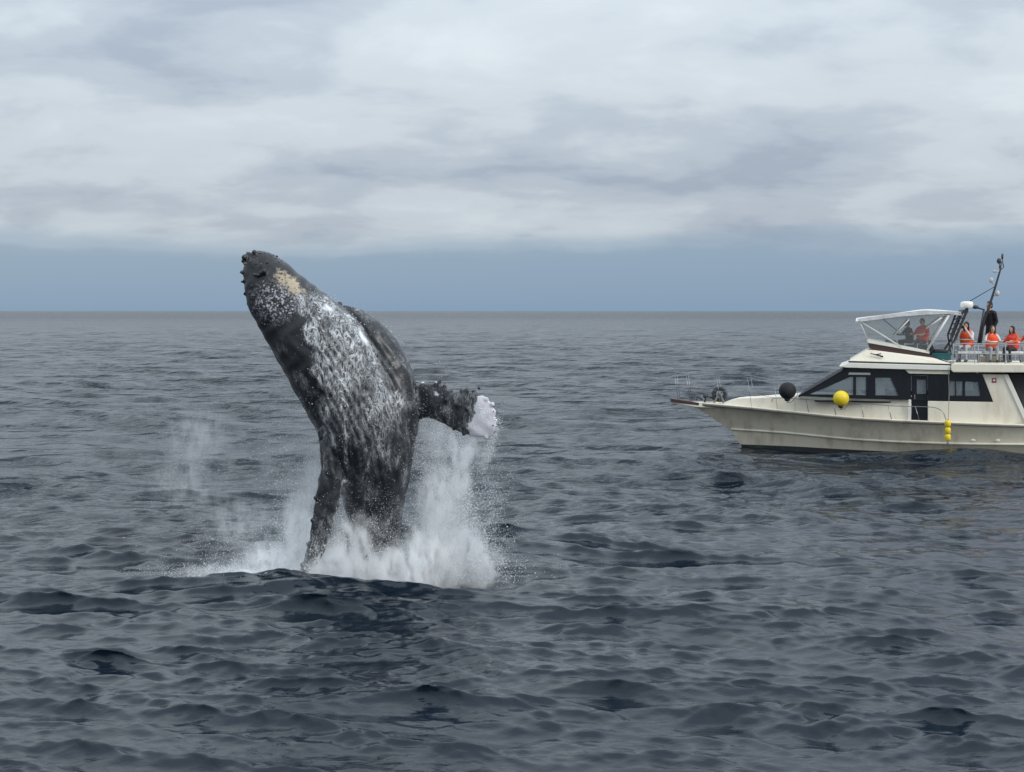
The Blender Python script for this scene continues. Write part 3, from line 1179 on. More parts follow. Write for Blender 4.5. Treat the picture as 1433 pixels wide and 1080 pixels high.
def lerp_row(pts, x):
    xs, ys = np.array([p[0] for p in pts], float), np.array([p[1] for p in pts], float)
    if len(pts) < 4:
        return float(np.interp(x, xs, ys))
    k = float(np.interp(x, xs, np.arange(len(xs))))          # smooth curve through the points
    i = min(int(k), len(xs) - 2)
    h = xs[i + 1] - xs[i]
    g = np.gradient(ys, xs)
    f = min(max((x - xs[i]) / h, 0.0), 1.0)
    return float((2 * f ** 3 - 3 * f ** 2 + 1) * ys[i] + (f ** 3 - 2 * f ** 2 + f) * h * g[i]
                 + (-2 * f ** 3 + 3 * f ** 2) * ys[i + 1] + (f ** 3 - f ** 2) * h * g[i + 1])


SHEER = [(962, 562.5), (1040, 569.3), (1115, 576.8), (1199, 584.8), (1322, 591), (1432, 595), (1530, 597)]
KNUCK = [(1021, 600), (1096, 605), (1199, 614.5), (1322, 620), (1432, 621.5), (1530, 622)]
PAINT = [(1035, 621.5), (1110, 624.5), (1180, 628.5), (1300, 634), (1530, 638)]
XE = 1530.0


def beam(px, x0=962.0, hb=2.0, p=2.6):
    t = min(max((px - x0) / (XE - x0), 0), 1)
    return 0.05 + (hb - 0.05) * (1 - (1 - t) ** p) * (1 - 0.06 * t * t)


def hull_rows():
    """each row: (stem x, outline, half-beam, fullness)"""
    rows = [(962, SHEER, 2.00, 2.9)]
    rows.append((986, [(986, 577), (1040, 580), (1115, 586), (1199, 595), (1322, 600.5), (1432, 604), (1530, 605.5)], 1.88, 2.25))
    rows.append((1006, [(1006, 591), (1060, 594), (1115, 597), (1199, 606), (1322, 611.5), (1432, 613.5), (1530, 614)], 1.82, 2.0))
    rows.append((1021, KNUCK, 1.80, 1.95))
    rows.append((1023, [(x + 2, y + 2.2) for x, y in KNUCK], 1.72, 1.95))
    rows.append((1036, PAINT, 1.62, 1.8))
    rows.append((1050, [(1050, 641), (1200, 648), (1530, 650)], 1.40, 2.2))
    rows.append((1080, [(1080, 658), (1200, 666), (1530, 664)], 0.06, 2.0))
    return rows


def build_hull():
    mb = MB()
    n = 46
    near, far = [], []
    for (xs, pts, hb, p) in hull_rows():
        rn, rf = [], []
        for i in range(n):
            t = (i / (n - 1)) ** 1.35
            x = xs + (XE - xs) * t
            h = beam(x, xs, hb, p)
            q = at(x, lerp_row(pts, x), BC - h)
            rn.append(q)
            rf.append(Vector((q.x, BC + h, q.z)))
        near.append(rn)
        far.append(rf)
    for side in (near, far):
        for k in range(len(side) - 1):
            mb.cur = 1 if k >= 5 else 0
            a, b = side[k], side[k + 1]
            v = a + b
            mb.add(v, [(i, i + 1, n + i + 1, n + i) for i in range(n - 1)])
    mb.cur = 0
    # stem, transom
    for k in range(len(near) - 1):
        mb.add([near[k][0], far[k][0], far[k + 1][0], near[k + 1][0]], [(0, 1, 2, 3)])
        mb.add([near[k][-1], far[k][-1], far[k + 1][-1], near[k + 1][-1]], [(3, 2, 1, 0)])
    me = mb.mesh('hull')
    bm = bmesh.new()
    bm.from_mesh(me)
    bmesh.ops.remove_doubles(bm, verts=bm.verts, dist=0.0005)
    bmesh.ops.recalc_face_normals(bm, faces=bm.faces)
    for f in bm.faces:
        f.smooth = True
    for e in bm.edges:
        if len(e.link_faces) == 2 and e.calc_face_angle() > 0.6:
            e.smooth = False
    bm.to_mesh(me)
    bm.free()
    m = dirty('hull_topsides', (0.64, 0.575, 0.45), 0.32, (0.24, 0.19, 0.13), 0.5)
    me.materials.append(m.m)
    me.materials.append(M_ANTI.m)
    o = bpy.data.objects.new('hull', me)
    link(o, boat)
    # strakes and rubbing strips on both sides
    for pts, hb, p, xs, dy, r, mat, nm in ((SHEER, 2.0, 2.9, 962, 2.0, 0.040, M_RUB, 'rub_rail'), (SHEER, 2.0, 2.9, 962, -0.2, 0.034, M_CREAM, 'gunwale'),
                                           (KNUCK, 1.80, 1.95, 1021, 0.0, 0.040, M_CREAM, 'strake')):
        for sgn in (-1, 1):
            path = []
            for i in range(40):
                x = xs + 2 + (XE - xs - 2) * (i / 39) ** 1.2
                h = beam(x, xs, hb, p)
                q = at(x, lerp_row(pts, x) + dy, BC - h)
                path.append((q.x, BC + sgn * (h + 0.012), q.z))
            t = MB()
            t.tube(path, r, 8)
            t.build(nm, mat, o, smooth=True)
    # deck
    d = MB()
    rn, rf = [], []
    for i in range(n):
        x = 966 + (XE - 966) * i / (n - 1)
        h = beam(x, 962, 2.0, 2.9) - 0.03
        q = at(x, lerp_row(SHEER, x) + 1.5, BC - h)
        rn.append(q)
        rf.append(Vector((q.x, BC + h, q.z)))
    v = rn + rf + [p - Vector((0, 0, 0.05)) for p in rn] + [p - Vector((0, 0, 0.05)) for p in rf]
    f = []
    for i in range(n - 1):
        f.append((i, i + 1, n + i + 1, n + i))
        f.append((2 * n + i, 3 * n + i, 3 * n + i + 1, 2 * n + i + 1))
    d.add(v, f)
    d.build('deck', M_CREAM, boat)
    return o


hull = build_hull()


def shell(name, top, bot, hw_t, hw_b, mat, x0, x1, n=16, parent=boat, bevel=0.0):
    """closed house shape between an upper and a lower outline; half-widths may be functions of x"""
    ft = hw_t if callable(hw_t) else (lambda x: hw_t)
    fb = hw_b if callable(hw_b) else (lambda x: hw_b)
    rings = []
    for i in range(n):
        x = x0 + (x1 - x0) * i / (n - 1)
        a, b = ft(x), fb(x)
        pt = at(x, lerp_row(top, x), BC - a)
        pb = at(x, lerp_row(bot, x), BC - b)
        rings.append([pb, pt, Vector((pt.x, BC + a, pt.z)), Vector((pb.x, BC + b, pb.z))])
    mb = MB()
    mb.rings(rings)
    return mb.build(name, mat, parent, bevel=bevel)


def slab(name, outline, hw, mat, parent=boat, bevel=0.0, hw_fn=None):
    """side outline carried right across the boat"""
    near, far = [], []
    for (x, y) in outline:
        h = hw_fn(x, y) if hw_fn else hw
        q = at(x, y, BC - h)
        near.append(q)
        far.append(Vector((q.x, BC + h, q.z)))
    mb = MB()
    mb.prism(near, far)
    return mb.build(name, mat, parent, bevel=bevel)


def plate_y(outline, Y, th, sgn_far=False):
    """upright panel of thickness th whose outer face lies in the plane Y"""
    mb = MB()
    a = [at(x, y, Y) for x, y in outline]
    b = [p + Vector((0, th, 0)) for p in a]
    mb.prism(a, b)
    return mb


# raised trunk and side decks
tr_hw = lambda x: max(beam(x, 962, 2.0, 2.9) - 0.18, 0.12)
trunk = shell('trunk_cabin', [(1012, 563.5), (1029, 558), (1060, 556.5), (1086, 555), (1118, 553.5), (1190, 556.5), (1272, 558.5)],
              [(1012, 568), (1040, 572), (1115, 578), (1199, 587), (1272, 590)], lambda x: tr_hw(x) - 0.10, tr_hw, M_CREAM, 1012, 1272, 26, bevel=0.025)
aft_side = slab('aft_house', [(1298.5, 561), (1390, 562.5), (1375, 523.5), (1405, 524), (1436, 592), (1436, 597), (1298.5, 592)], 1.62, M_CREAM, bevel=0.015)
sole = shell('side_deck', [(1272, 587), (1300, 588)], [(1272, 592), (1300, 593)], 1.62, 1.62, M_DARK, 1272, 1300, 3)

# black window band, cut through for the windows on both sides
WIN = [
    [(1133, 551.5), (1190, 527), (1194, 527), (1194, 552.5)],
    [(1198, 527), (1212, 527.5), (1212, 553), (1198, 552.5)],
    [(1225, 528), (1246, 528.5), (1257.5, 553.5), (1225, 553)],
    [(1329, 533), (1347, 533.5), (1347, 553.5), (1329, 553.5)],
    [(1350.5, 533.5), (1369, 534), (1372, 554), (1350.5, 554)],
]
BAND = [(1118, 554), (1186, 514.5), (1330, 519.5), (1373.5, 523), (1390, 562), (1299, 560.8), (1272, 559.5), (1190, 557.5)]


def cut_wall(name, outline, holes, Y, th, mat, flip=False):
    mb = plate_y(outline, Y, th)
    if flip:
        mb.v = [(p[0], 2 * BC - p[1], p[2]) for p in mb.v]
    me = mb.mesh(name)
    base = bpy.data.objects.new(name, me)
    scene.collection.objects.link(base)
    cutters = []
    for h in holes:
        c = MB()
        a = [at(x, y, Y) for x, y in h]
        if flip:
            a = [Vector((p.x, 2 * BC - p.y, p.z)) for p in a]
        c.prism([p + Vector((0, -0.3, 0)) for p in a], [p + Vector((0, 0.3, 0)) for p in a])
        co = bpy.data.objects.new('cut', c.mesh('cut'))
        scene.collection.objects.link(co)
        md = base.modifiers.new('b', 'BOOLEAN')
        md.operation = 'DIFFERENCE'
        md.solver = 'EXACT'
        md.object = co
        cutters.append(co)
    dg = bpy.context.evaluated_depsgraph_get()
    res = bpy.data.meshes.new_from_object(base.evaluated_get(dg))
    for c in cutters:
        bpy.data.objects.remove(c)
    bpy.data.objects.remove(base)
    res.materials.clear()
    res.materials.append(mat.m)
    o = bpy.data.objects.new(name, res)
    link(o, boat)
    return o


NEAR_Y = BC - 1.60
DOORHOLE = [(1275, 524), (1298.5, 525), (1298.5, 559), (1275, 558)]
wall = cut_wall('cabin_side', BAND, WIN + [DOORHOLE], NEAR_Y, 0.05, M_BLACK)
FARWIN = [[(1150, 551.5), (1190, 527), (1262, 528), (1262, 553.5)], [(1272, 530), (1320, 531), (1320, 554), (1272, 554)], WIN[3], WIN[4]]
cut_wall('cabin_side', BAND, FARWIN, NEAR_Y, 0.05, M_BLACK, True)
for i, w in enumerate(WIN):
    g = plate_y(w, NEAR_Y + 0.02, 0.008).build('window', M_GLASS, wall)
for w in FARWIN:
    mb = plate_y(w, NEAR_Y + 0.02, 0.008)
    mb.v = [(p[0], 2 * BC - p[1], p[2]) for p in mb.v]
    mb.build('window', M_GLASS, wall)
# sliding mullions of the aft and forward windows
for a, b in (((1337.5, 533), (1337.5, 554)),):
    mb = MB()
    mb.tube([at(*a, NEAR_Y + 0.0), at(*b, NEAR_Y + 0.0)], 0.022, 6)
    mb.build('mullion', M_BLACK, wall)
for q in ([(1226, 529.5), (1236, 529.5), (1239, 552.5), (1226, 552.5)], [(1329.5, 534), (1336.5, 534), (1336.5, 553), (1329.5, 553)], [(1199, 528), (1205, 528), (1205, 552), (1199, 552)]):
    plate_y(q, NEAR_Y + 0.20, 0.02).build('curtain', M_CURT, boat)
# raked windscreen of three panes between posts
fr = MB()
pb, pt = at(1118.5, 554, NEAR_Y), at(1186.5, 514.5, NEAR_Y)
for k in range(4):
    y = BC - 1.57 + 3.14 * k / 3
    fr.tube([(pb.x, y, pb.z), (pt.x, y, pt.z)], 0.04, 6)
fr.tube([(pb.x, BC - 1.57, pb.z), (pb.x, BC + 1.57, pb.z)], 0.04, 6)
scr = fr.build('windscreen', M_BLACK, boat)
for k in range(3):
    y0, y1 = BC - 1.53 + 3.14 * k / 3, BC - 1.57 + 3.14 * (k + 1) / 3 - 0.04
    mb = MB()
    dn_ = Vector((0.012, 0, 0.02))
    a = [Vector((pb.x, y0, pb.z)), Vector((pb.x, y1, pb.z)), Vector((pt.x, y1, pt.z)), Vector((pt.x, y0, pt.z))]
    mb.prism(a, [p - dn_ for p in a])
    mb.build('pane', M_GLASS, scr)
# dark saloon behind the glass
slab('saloon_floor', [(1140, 560), (1388, 564), (1388, 566), (1140, 562)], 1.45, M_DARK)
slab('settee', [(1236, 561), (1236, 545), (1244, 545), (1246, 553), (1268, 554), (1268, 562)], 0.5, M_DARK, bevel=0.03)

# side door standing in its dark recess
dr = plate_y([(1276, 525), (1298, 526), (1298, 587.5), (1276, 587)], NEAR_Y + 0.10, 0.05).build('door', M_BLACK, boat)
plate_y([(1283, 531), (1296, 531.5), (1296, 551), (1283, 551)], NEAR_Y + 0.085, 0.012).build('pane', M_GLASS, dr)
hd = MB()
hd.tube([at(1280, 552, NEAR_Y + 0.05), at(1280, 559, NEAR_Y + 0.05)], 0.018, 6)
hd.build('handle', M_STEEL, dr)
plate_y([(1271.8, 559), (1275.2, 559), (1275.2, 588), (1270.5, 588)], BC - 1.64, 0.06).build('door_jamb', M_WHITE, boat)

# eyebrow and roofs
slab('eyebrow', [(1174, 512.5), (1188, 507.5), (1330, 511.5), (1330, 518), (1260, 516.5), (1184, 514.2)], 1.78, M_WHITE, bevel=0.015)
slab('soffit', [(1266, 516.9), (1329, 518.4), (1329, 523.5), (1272, 522.5)], 1.70, M_CREAM, bevel=0.01)
slab('trim_line', [(1187, 505.4), (1330, 509.6), (1330, 511.3), (1188, 507.2)], 1.66, M_DARK)
fly = slab('flybridge_coaming', [(1187.5, 505), (1213, 489.5), (1222, 489.8), (1306, 500.5), (1331, 509.2)], 1.5, M_CREAM,
           bevel=0.02, hw_fn=lambda x, y: 1.60 if y > 503 else 1.38)
ck = MB()
ck.tube([at(1218, 494.3, BC - 1.56), at(1236, 499, BC - 1.58)], [0.015, 0.03], 6)
ck.tube([at(1226, 496, BC - 1.56), at(1233, 494.8, BC - 1.60)], 0.018, 6)
ck.build('cleat', M_IRON, fly)
roof = slab('aft_roof', [(1330.5, 514), (1332, 510), (1336, 508.6), (1530, 511), (1530, 521.5), (1334, 520.8), (1331, 518)], 1.85, M_CREAM, bevel=0.03)
pil = slab('aft_pillar', [(1404, 524), (1411, 524), (1441, 590), (1434, 590)], 1.66, M_WHITE, bevel=0.01)
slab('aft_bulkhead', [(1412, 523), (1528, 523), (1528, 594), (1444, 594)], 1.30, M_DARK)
shell('bulwark', [(1434, 584), (1530, 586)], [(1434, 596.5), (1530, 598)], 1.92, 1.92, M_CREAM, 1438, 1529, 4, bevel=0.02)

# small red emblem with a white heart on the house side
em = plate_y([(1388, 529), (1394.5, 529), (1394.5, 535.5), (1388, 535.5)], BC - 1.628, 0.008).build('emblem', M_RED, boat)
hp = []
for k in range(20):
    t = 2 * math.pi * k / 20
    hx = 16 * math.sin(t) ** 3
    hy = 13 * math.cos(t) - 5 * math.cos(2 * t) - 2 * math.cos(3 * t) - math.cos(4 * t)
    hp.append((1391.25 + hx * 0.125, 532.0 - hy * 0.125))
plate_y(hp, BC - 1.634, 0.006).build('heart', M_WHITE, em)

# light bar above the forward windows
plate_y([(1188.5, 521), (1218, 521.5), (1218, 524.5), (1187, 524)], NEAR_Y - 0.010, 0.014).build('brow_light', M_LAMP, boat)

# drain outlets near the stern
for x in (1362, 1396):
    mb = MB()
    p = at(x, 616, BC - beam(x, 1021, 1.82, 1.95))
    mb.ball(p, (0.09, 0.05, 0.05), 10, 6)
    mb.build('drain_outlet', M_WHITE, hull, smooth=True)

# ---- bow gear
pul = slab('bow_pulpit', [(938, 558.6), (980, 565), (1000, 567.5), (1000, 571), (975, 569.5), (940, 563.5)], 0.30, M_CREAM, bevel=0.015)
slab('tread', [(938, 557.6), (978, 563.6), (978, 566.8), (938.5, 562.6)], 0.315, M_MAROON, pul)
mb = MB()
c = at(1007, 551.5, BC - 0.05)
for i in range(24):
    a0, a1 = 2 * math.pi * i / 24, 2 * math.pi * (i + 1) / 24
    mb.tube([c + Vector((0.21 * math.cos(a0), 0, 0.21 * math.sin(a0))), c + Vector((0.21 * math.cos(a1), 0, 0.21 * math.sin(a1)))], 0.08, 8)
win_ = mb.build('anchor_winch', M_IRON, boat, smooth=True)
mb = MB()
mb.tube([c + Vector((0, -0.28, 0)), c + Vector((0, 0.28, 0))], 0.05, 10)
mb.tube([c, c + Vector((0.16, 0, 0.12))], 0.02, 6)
mb.tube([c, c + Vector((-0.16, 0, -0.12))], 0.02, 6)
mb.tube([c + Vector((-0.2, -0.15, -0.35)), c + Vector((0, -0.15, 0.05))], 0.04, 6)
mb.tube([c + Vector((0.2, -0.15, -0.35)), c + Vector((0, -0.15, 0.05))], 0.04, 6)
mb.build('axle', M_STEEL, win_)
mb = MB()
ar = at(988, 556, BC)
mb.tube([ar + Vector((-0.05, 0, -0.2)), ar + Vector((0, 0, 0.05)), ar + Vector((0.22, 0, 0.0)), ar + Vector((0.32, 0, -0.12))], 0.035, 6)
mb.ball(ar + Vector((-0.02, 0, 0.05)), (0.09, 0.12, 0.09), 10, 6)
mb.tube([ar + Vector((-0.12, 0, -0.1)), ar + Vector((-0.3, 0, 0.02)), ar + Vector((-0.36, 0, -0.12))], 0.03, 6)
mb.build('anchor_roller', M_IRON, boat)


def rail(name, pts, ys, posts, r=0.008, mat=M_STEEL, sides=(-1, 1)):
    """pts: outline of the top rail; posts: (x top, y top, x foot, y foot)"""
    for sgn in sides:
        mb = MB()
        S = catmull(pts, 30)
        path = []
        for x, y in S:
            h = ys(x)
            q = at(x, y, BC - h)
            path.append((q.x, BC + sgn * h, q.z))
        mb.tube(path, r, 6)
        o = mb.build(name, mat, boat, smooth=True)
        for (xa, ya, xb, yb) in posts:
            p = MB()
            qa, qb = at(xa, ya, BC - ys(xa)), at(xb, yb, BC - ys(xb))
            p.tube([(qa.x, BC + sgn * ys(xa), qa.z), (qb.x, BC + sgn * ys(xb), qb.z)], r * 0.9, 6)
            p.build('stanchion', mat, o, smooth=True)


bow_y = lambda x: max(beam(x, 962, 2.0, 2.9) - 0.10, 0.27)
rail('bow_rail', [(944, 521), (960, 523), (1003, 526), (1046, 528), (1084, 538), (1112, 551)], bow_y,
     [(944, 521, 949, 560), (960, 523, 966, 563), (1003, 526, 1008, 567), (1046, 528, 1052, 571), (1084, 538, 1088, 574), (1112, 551, 1113, 576)])
rail('mid_rail', [(947, 541), (1003, 547), (1050, 551), (1086, 557)], bow_y, [], 0.006)
side_y = lambda x: max(beam(x, 962, 2.0, 2.9) - 0.03, 0.3)
rail('hand_rail', [(1080, 562), (1084, 557), (1110, 557.5), (1190, 563), (1250, 567.8), (1300, 569.3), (1312, 571.5), (1320, 577), (1324, 588)], side_y,
     [(1128, 559, 1132, 578), (1166, 561.5, 1170, 583), (1205, 564.5, 1209, 586), (1243, 567.3, 1248, 588), (1281, 568.8, 1287, 590)], 0.014)

# ---- flybridge gear
slab('wind_coaming', [(1212.5, 476), (1216, 473.8), (1298, 490.5), (1301, 494.8), (1215, 479.8)], 1.22, M_WHITE, bevel=0.012)
slab('coaming_skirt', [(1214.5, 480), (1300, 495), (1310, 500), (1226, 490.8), (1216.5, 486.5)], 1.20, M_MAROON)
slab('console', [(1236, 488), (1240, 476), (1254, 477), (1262, 493)], 0.8, M_DARK, bevel=0.03)
bench = slab('helm_bench', [(1304, 501.5), (1304, 493.5), (1331, 493.5), (1331, 504)], 0.95, M_TEAL, bevel=0.02)
slab('seat_cushion', [(1307, 493), (1308.5, 489.6), (1327, 490.6), (1327, 493)], 0.9, M_DARK, bench, bevel=0.02)
slab('seat_back', [(1303, 493), (1301, 477), (1303.5, 476.5), (1308, 491)], 0.9, M_DARK, bench, bevel=0.015)
for (x0, x1) in ((1340, 1374), (1378, 1402), (1408, 1434)):
    b_ = slab('passenger_seat', [(x0, 491.5), (x1, 492), (x1, 495), (x0, 494.6)], 0.42, M_CLOTH, bevel=0.02)
    for x in (x0 + 4, x1 - 4):
        for s_ in (-1, 1):
            mb = MB()
            a, b = at(x, 494, BC - 0.3), at(x, 509.5, BC - 0.3)
            mb.tube([(a.x, BC + s_ * 0.3, a.z), (b.x, BC + s_ * 0.3, b.z)], 0.022, 6)
            mb.build('leg', M_STEEL, b_)

# canvas top stretched over tubes
TOP = [(1197.5, 445), (1230, 440.5), (1262, 436.2), (1294, 432.6), (1320, 433), (1346, 434.8)]
S = catmull(TOP, 22)
rings = []
for x, y in S:
    ring = []
    sag = 2.2 * math.sin((x - 1197) / 97 * math.pi) ** 2
    for j in range(13):
        u = -1 + 2 * j / 12
        q = at(x, y + sag * 0.4, BC - 1.25)
        ring.append(Vector((q.x, BC + 1.25 * u, q.z + 0.10 * (1 - u * u) - 0.10)))
    low = [p - Vector((0, 0, 0.035)) for p in reversed(ring)]
    rings.append(ring + low)
mb = MB()
mb.rings(rings)
can = mb.build('canopy', M_CLOTH, boat)
# hanging edge of the canopy
for sgn in (-1, 1):
    a = [at(x, y, BC - 1.27) for x, y in ((1199, 446), (1262, 437.2), (1294, 434), (1345, 436), (1345, 438.5), (1300, 440), (1262, 442.5), (1204, 450))]
    a = [Vector((p.x, BC + sgn * 1.262, p.z)) for p in a]
    mb = MB()
    mb.prism(a, [p + Vector((0, 0.012, 0)) for p in a])
    mb.build('valance', M_CLOTH, can)
    for (p0, p1, r) in (((1203, 449), (1262, 486), 0.034), ((1328, 441), (1297, 491), 0.040), ((1203, 449), (1214.5, 476), 0.022), ((1272, 447), (1249, 472), 0.026),
                        ((1262, 441.5), (1330, 440.5), 0.024), ((1318, 444), (1296, 460), 0.028)):
        y = 1.20
        a, b = at(*p0, BC - y), at(*p1, BC - y)
        mb = MB()
        mb.tube([(a.x, BC + sgn * y, a.z), (b.x, BC + sgn * y, b.z)], r, 8)
        mb.build('frame_tube', M_TUBE, can, smooth=True)
    for out in ([(1204, 450), (1262, 443), (1262, 484), (1215, 475)], [(1262, 443), (1327, 441.5), (1298, 489), (1262, 484)]):
        a = [at(x, y, BC - 1.22) for x, y in out]
        a = [Vector((p.x, BC + sgn * 1.225, p.z)) for p in a]
        mb = MB()
        mb.prism(a, [p + Vector((0, 0.006, 0)) for p in a])
        mb.build('clear_panel', M_PLASTIC, can)
    # dark lashings
    mb = MB()
    a, b = at(1236, 447, BC - 1.2), at(1256, 463, BC - 1.2)
    mb.tube([(a.x, BC + sgn * 1.15, a.z), (b.x, BC + sgn * 1.15, b.z)], 0.012, 5)
    mb.build('lashing', M_DARK, can)
a = [at(1204, 450, BC - 1.2), at(1215, 475, BC - 1.2)]
mb = MB()
q = [a[0], a[1], Vector((a[1].x, BC + 1.2, a[1].z)), Vector((a[0].x, BC + 1.2, a[0].z))]
mb.prism(q, [p + Vector((0.006, 0, 0)) for p in q])
mb.build('clear_panel', M_PLASTIC, can)

# dark arch behind the canopy
arch = MB()
for sgn in (-1, 1):
    for (x0, y0, x1, y1, r) in ((1353, 435, 1336, 476, 0.045), (1344, 436, 1331, 470, 0.035), (1336, 476, 1326, 492, 0.035), (1331, 470, 1336, 500, 0.03)):
        a, b = at(x0, y0, BC - 1.2), at(x1, y1, BC - 1.2)
        arch.tube([(a.x, BC + sgn * 1.2, a.z), (b.x, BC + sgn * 1.2, b.z)], r, 7)
    for k in range(5):
        f0, f1 = k / 5, (k + 0.8) / 5
        a, b = at(1353 - 17 * f0, 435 + 41 * f0, BC - 1.2), at(1344 - 13 * f1, 436 + 34 * f1, BC - 1.2)
        arch.tube([(a.x, BC + sgn * 1.2, a.z), (b.x, BC + sgn * 1.2, b.z)], 0.018, 5)
a = at(1349, 435, BC - 1.2)
arch.tube([(a.x, BC - 1.2, a.z), (a.x, BC + 1.2, a.z)], 0.05, 8)
a = at(1358, 437, BC - 1.2)
arch_o = arch.build('radar_arch', M_IRON, boat)
# radar drum on top
rc = at(1353, 426, BC)
rings = []
for (dz, r) in ((-0.12, 0.16), (-0.10, 0.20), (-0.02, 0.215), (0.05, 0.21), (0.09, 0.185), (0.11, 0.10)):
    rings.append([rc + Vector((r * math.cos(2 * math.pi * j / 20), r * math.sin(2 * math.pi * j / 20), dz)) for j in range(20)])
mb = MB()
mb.rings(rings)
rd = mb.build('radar_drum', M_WHITE, boat, smooth=True)
mb = MB()
mb.tube([rc + Vector((0, 0, -0.28)), rc + Vector((0, 0, -0.1))], 0.06, 8)
mb.build('mount', M_IRON, rd)

# raked mast with its lamps
MY = BC + 0.3
mast = MB()
mast.tube([at(1372, 482, MY), at(1377, 447, MY), at(1384, 430, MY), at(1393, 401, MY), at(1400, 377, MY), at(1401.5, 366, MY)], [0.045, 0.045, 0.045, 0.038, 0.03, 0.02], 8)
mo = mast.build('mast', M_IRON, boat, smooth=True)


def mast_piece(name, mat, tubes=(), balls=()):
    mb = MB()
    for a, b, r in tubes:
        mb.tube([at(*a, MY), at(*b, MY)], r, 7)
    for c_, r in balls:
        mb.ball(at(*c_, MY), r, 10, 8)
    return mb.build(name, mat, mo, smooth=True)


mast_piece('whip_antenna', M_IRON, [((1403, 355), (1402.5, 362), 0.035), ((1402.5, 362), (1404.5, 374), 0.016), ((1404.5, 374), (1401, 377), 0.014)])
mast_piece('anchor_light', M_IRON, [((1398.5, 368), (1399, 376), 0.018)], [((1398, 365), (0.075, 0.075, 0.10))])
mast_piece('horn', M_LAMP, [((1390.5, 379.5), (1399, 380), 0.022), ((1390, 379.5), (1393, 379.5), 0.045)])
mast_piece('deck_lamp', M_LAMP, [((1389, 396), (1394, 398), 0.025)], [((1387.3, 392), (0.07, 0.07, 0.10))])
mast_piece('deck_lamp', M_LAMP, [((1390.5, 414), (1396, 412), 0.02)], [((1396, 410.5), (0.08, 0.08, 0.10))])
mast_piece('stay', M_IRON, [((1357.5, 421), (1392, 401), 0.014)])
mast_piece('crossarm', M_IRON, [((1363, 429), (1378, 433.5), 0.03), ((1377, 433), (1368.5, 482), 0.034)], [((1365, 429.5), (0.11, 0.09, 0.07))])

# guard rail round the flybridge deck
fly_y = lambda x: 1.55
rail('guard_rail', [(1334, 480.5), (1380, 481), (1430, 482), (1480, 483), (1528, 484)], fly_y,
     [(1334, 480.5, 1334, 509), (1364, 480.8, 1364, 509), (1369, 480.8, 1369, 509.5), (1407, 481.3, 1407, 509.5), (1433, 482, 1433, 510), (1470, 483, 1470, 510), (1528, 484, 1528, 511)], 0.016, M_RAIL)
rail('lower_rail', [(1334, 494.5), (1380, 495), (1430, 496), (1480, 497), (1528, 498)], fly_y, [], 0.011, M_RAIL)
mb = MB()
mb.tube([at(1327.5, 521, BC - 1.72), at(1328.3, 550, BC - 1.70), at(1327.2, 588, BC - 1.93)], 0.012, 5)
mb.build('drip_line', M_ROPE, boat)

# ---- buoys and fender hung over the side
def ball_buoy(name, px, py, Y, rpx, mat, neck, label):
    c = at(px, py, Y)
    r = rpx * Y / 2000
    e = empty(name, c)
    mb = MB()
    rings = []
    for i in range(15):
        th = math.pi * (i / 14)
        rr_ = r * math.sin(max(th, 0.02))
        zz_ = r * math.cos(th)
        if th > 2.65:                      # drawn out into the rope eye
            k = (th - 2.65) / (math.pi - 2.65)
            zz_ -= r * 0.10 * k
            rr_ = max(rr_, r * 0.16)
        rings.append([c + Vector((rr_ * math.cos(2 * math.pi * j / 24), rr_ * math.sin(2 * math.pi * j / 24), zz_)) for j in range(24)])
    mb.rings(rings)
    mb.build('float', mat, e, smooth=True)
    mb = MB()
    mb.tube([c + Vector((0, -r * 0.1, -r * 0.92)), c + Vector((-0.03, -r * 0.1, -r * 1.22))], [r * 0.42, r * 0.2], 12)
    mb.build('eye', neck, e, smooth=True)
    mb = MB()
    mb.tube([c + Vector((-0.03, 0, -r * 1.4)), c + Vector((r * 0.5, -0.05, -r * 1.3)), c + Vector((r * 1.15, -0.04, -r * 0.5)), c + Vector((r * 1.2, 0.0, -r * 0.1))], 0.014, 5)
    mb.build('rope', M_ROPE, e, smooth=True)
    tag(e, label, 'buoy')


ball_buoy('ball_buoy', 1177, 557.5, BC - 2.12, 10.8, M_YELLOW, M_BUOYB, 'bright yellow ball buoy hung on the side rail of the yacht')
ball_buoy('ball_buoy', 1102, 546.5, BC - 1.62, 11.9, M_BUOYB, M_BUOYB, 'black ball buoy standing on the foredeck of the yacht')
fe = empty('fender', at(1326.5, 617, BC - 2.15))
tag(fe, 'yellow three-lobed fender hung over the yacht side below the handrail end', 'fender')
for k in range(3):
    y0 = 588 + k * 9.6
    rings = []
    for (f, r) in ((0, 0.05), (0.06, 0.075), (0.2, 0.098), (0.8, 0.098), (0.94, 0.075), (1, 0.05)):
        c = at(1326.4, y0 + f * 9.2, BC - 2.13)
        rings.append([c + Vector((r * math.cos(2 * math.pi * j / 14), r * math.sin(2 * math.pi * j / 14), 0)) for j in range(14)])
    mb = MB()
    mb.rings(rings)
    mb.build('float', M_YELLOW, fe, smooth=True)
mb = MB()
mb.tube([at(1326.4, 586, BC - 2.13), at(1326.4, 619, BC - 2.13)], 0.018, 6)
mb.ball(at(1326.6, 619.5, BC - 2.13), 0.045, 8, 6)
mb.build('rope', M_ROPE, fe, smooth=True)


# ------------------------------------------------------------------ people on the flybridge
def cloth_mat(name, col):
    m = Mat(name, col, 0.8)
    n = m.noise(m.coord('Object'), 14.0, 4, 0.6)
    m.set('Base Color', m.mix(n, tuple(c * 0.75 for c in col), tuple(min(c * 1.2, 1) for c in col)))
    return m


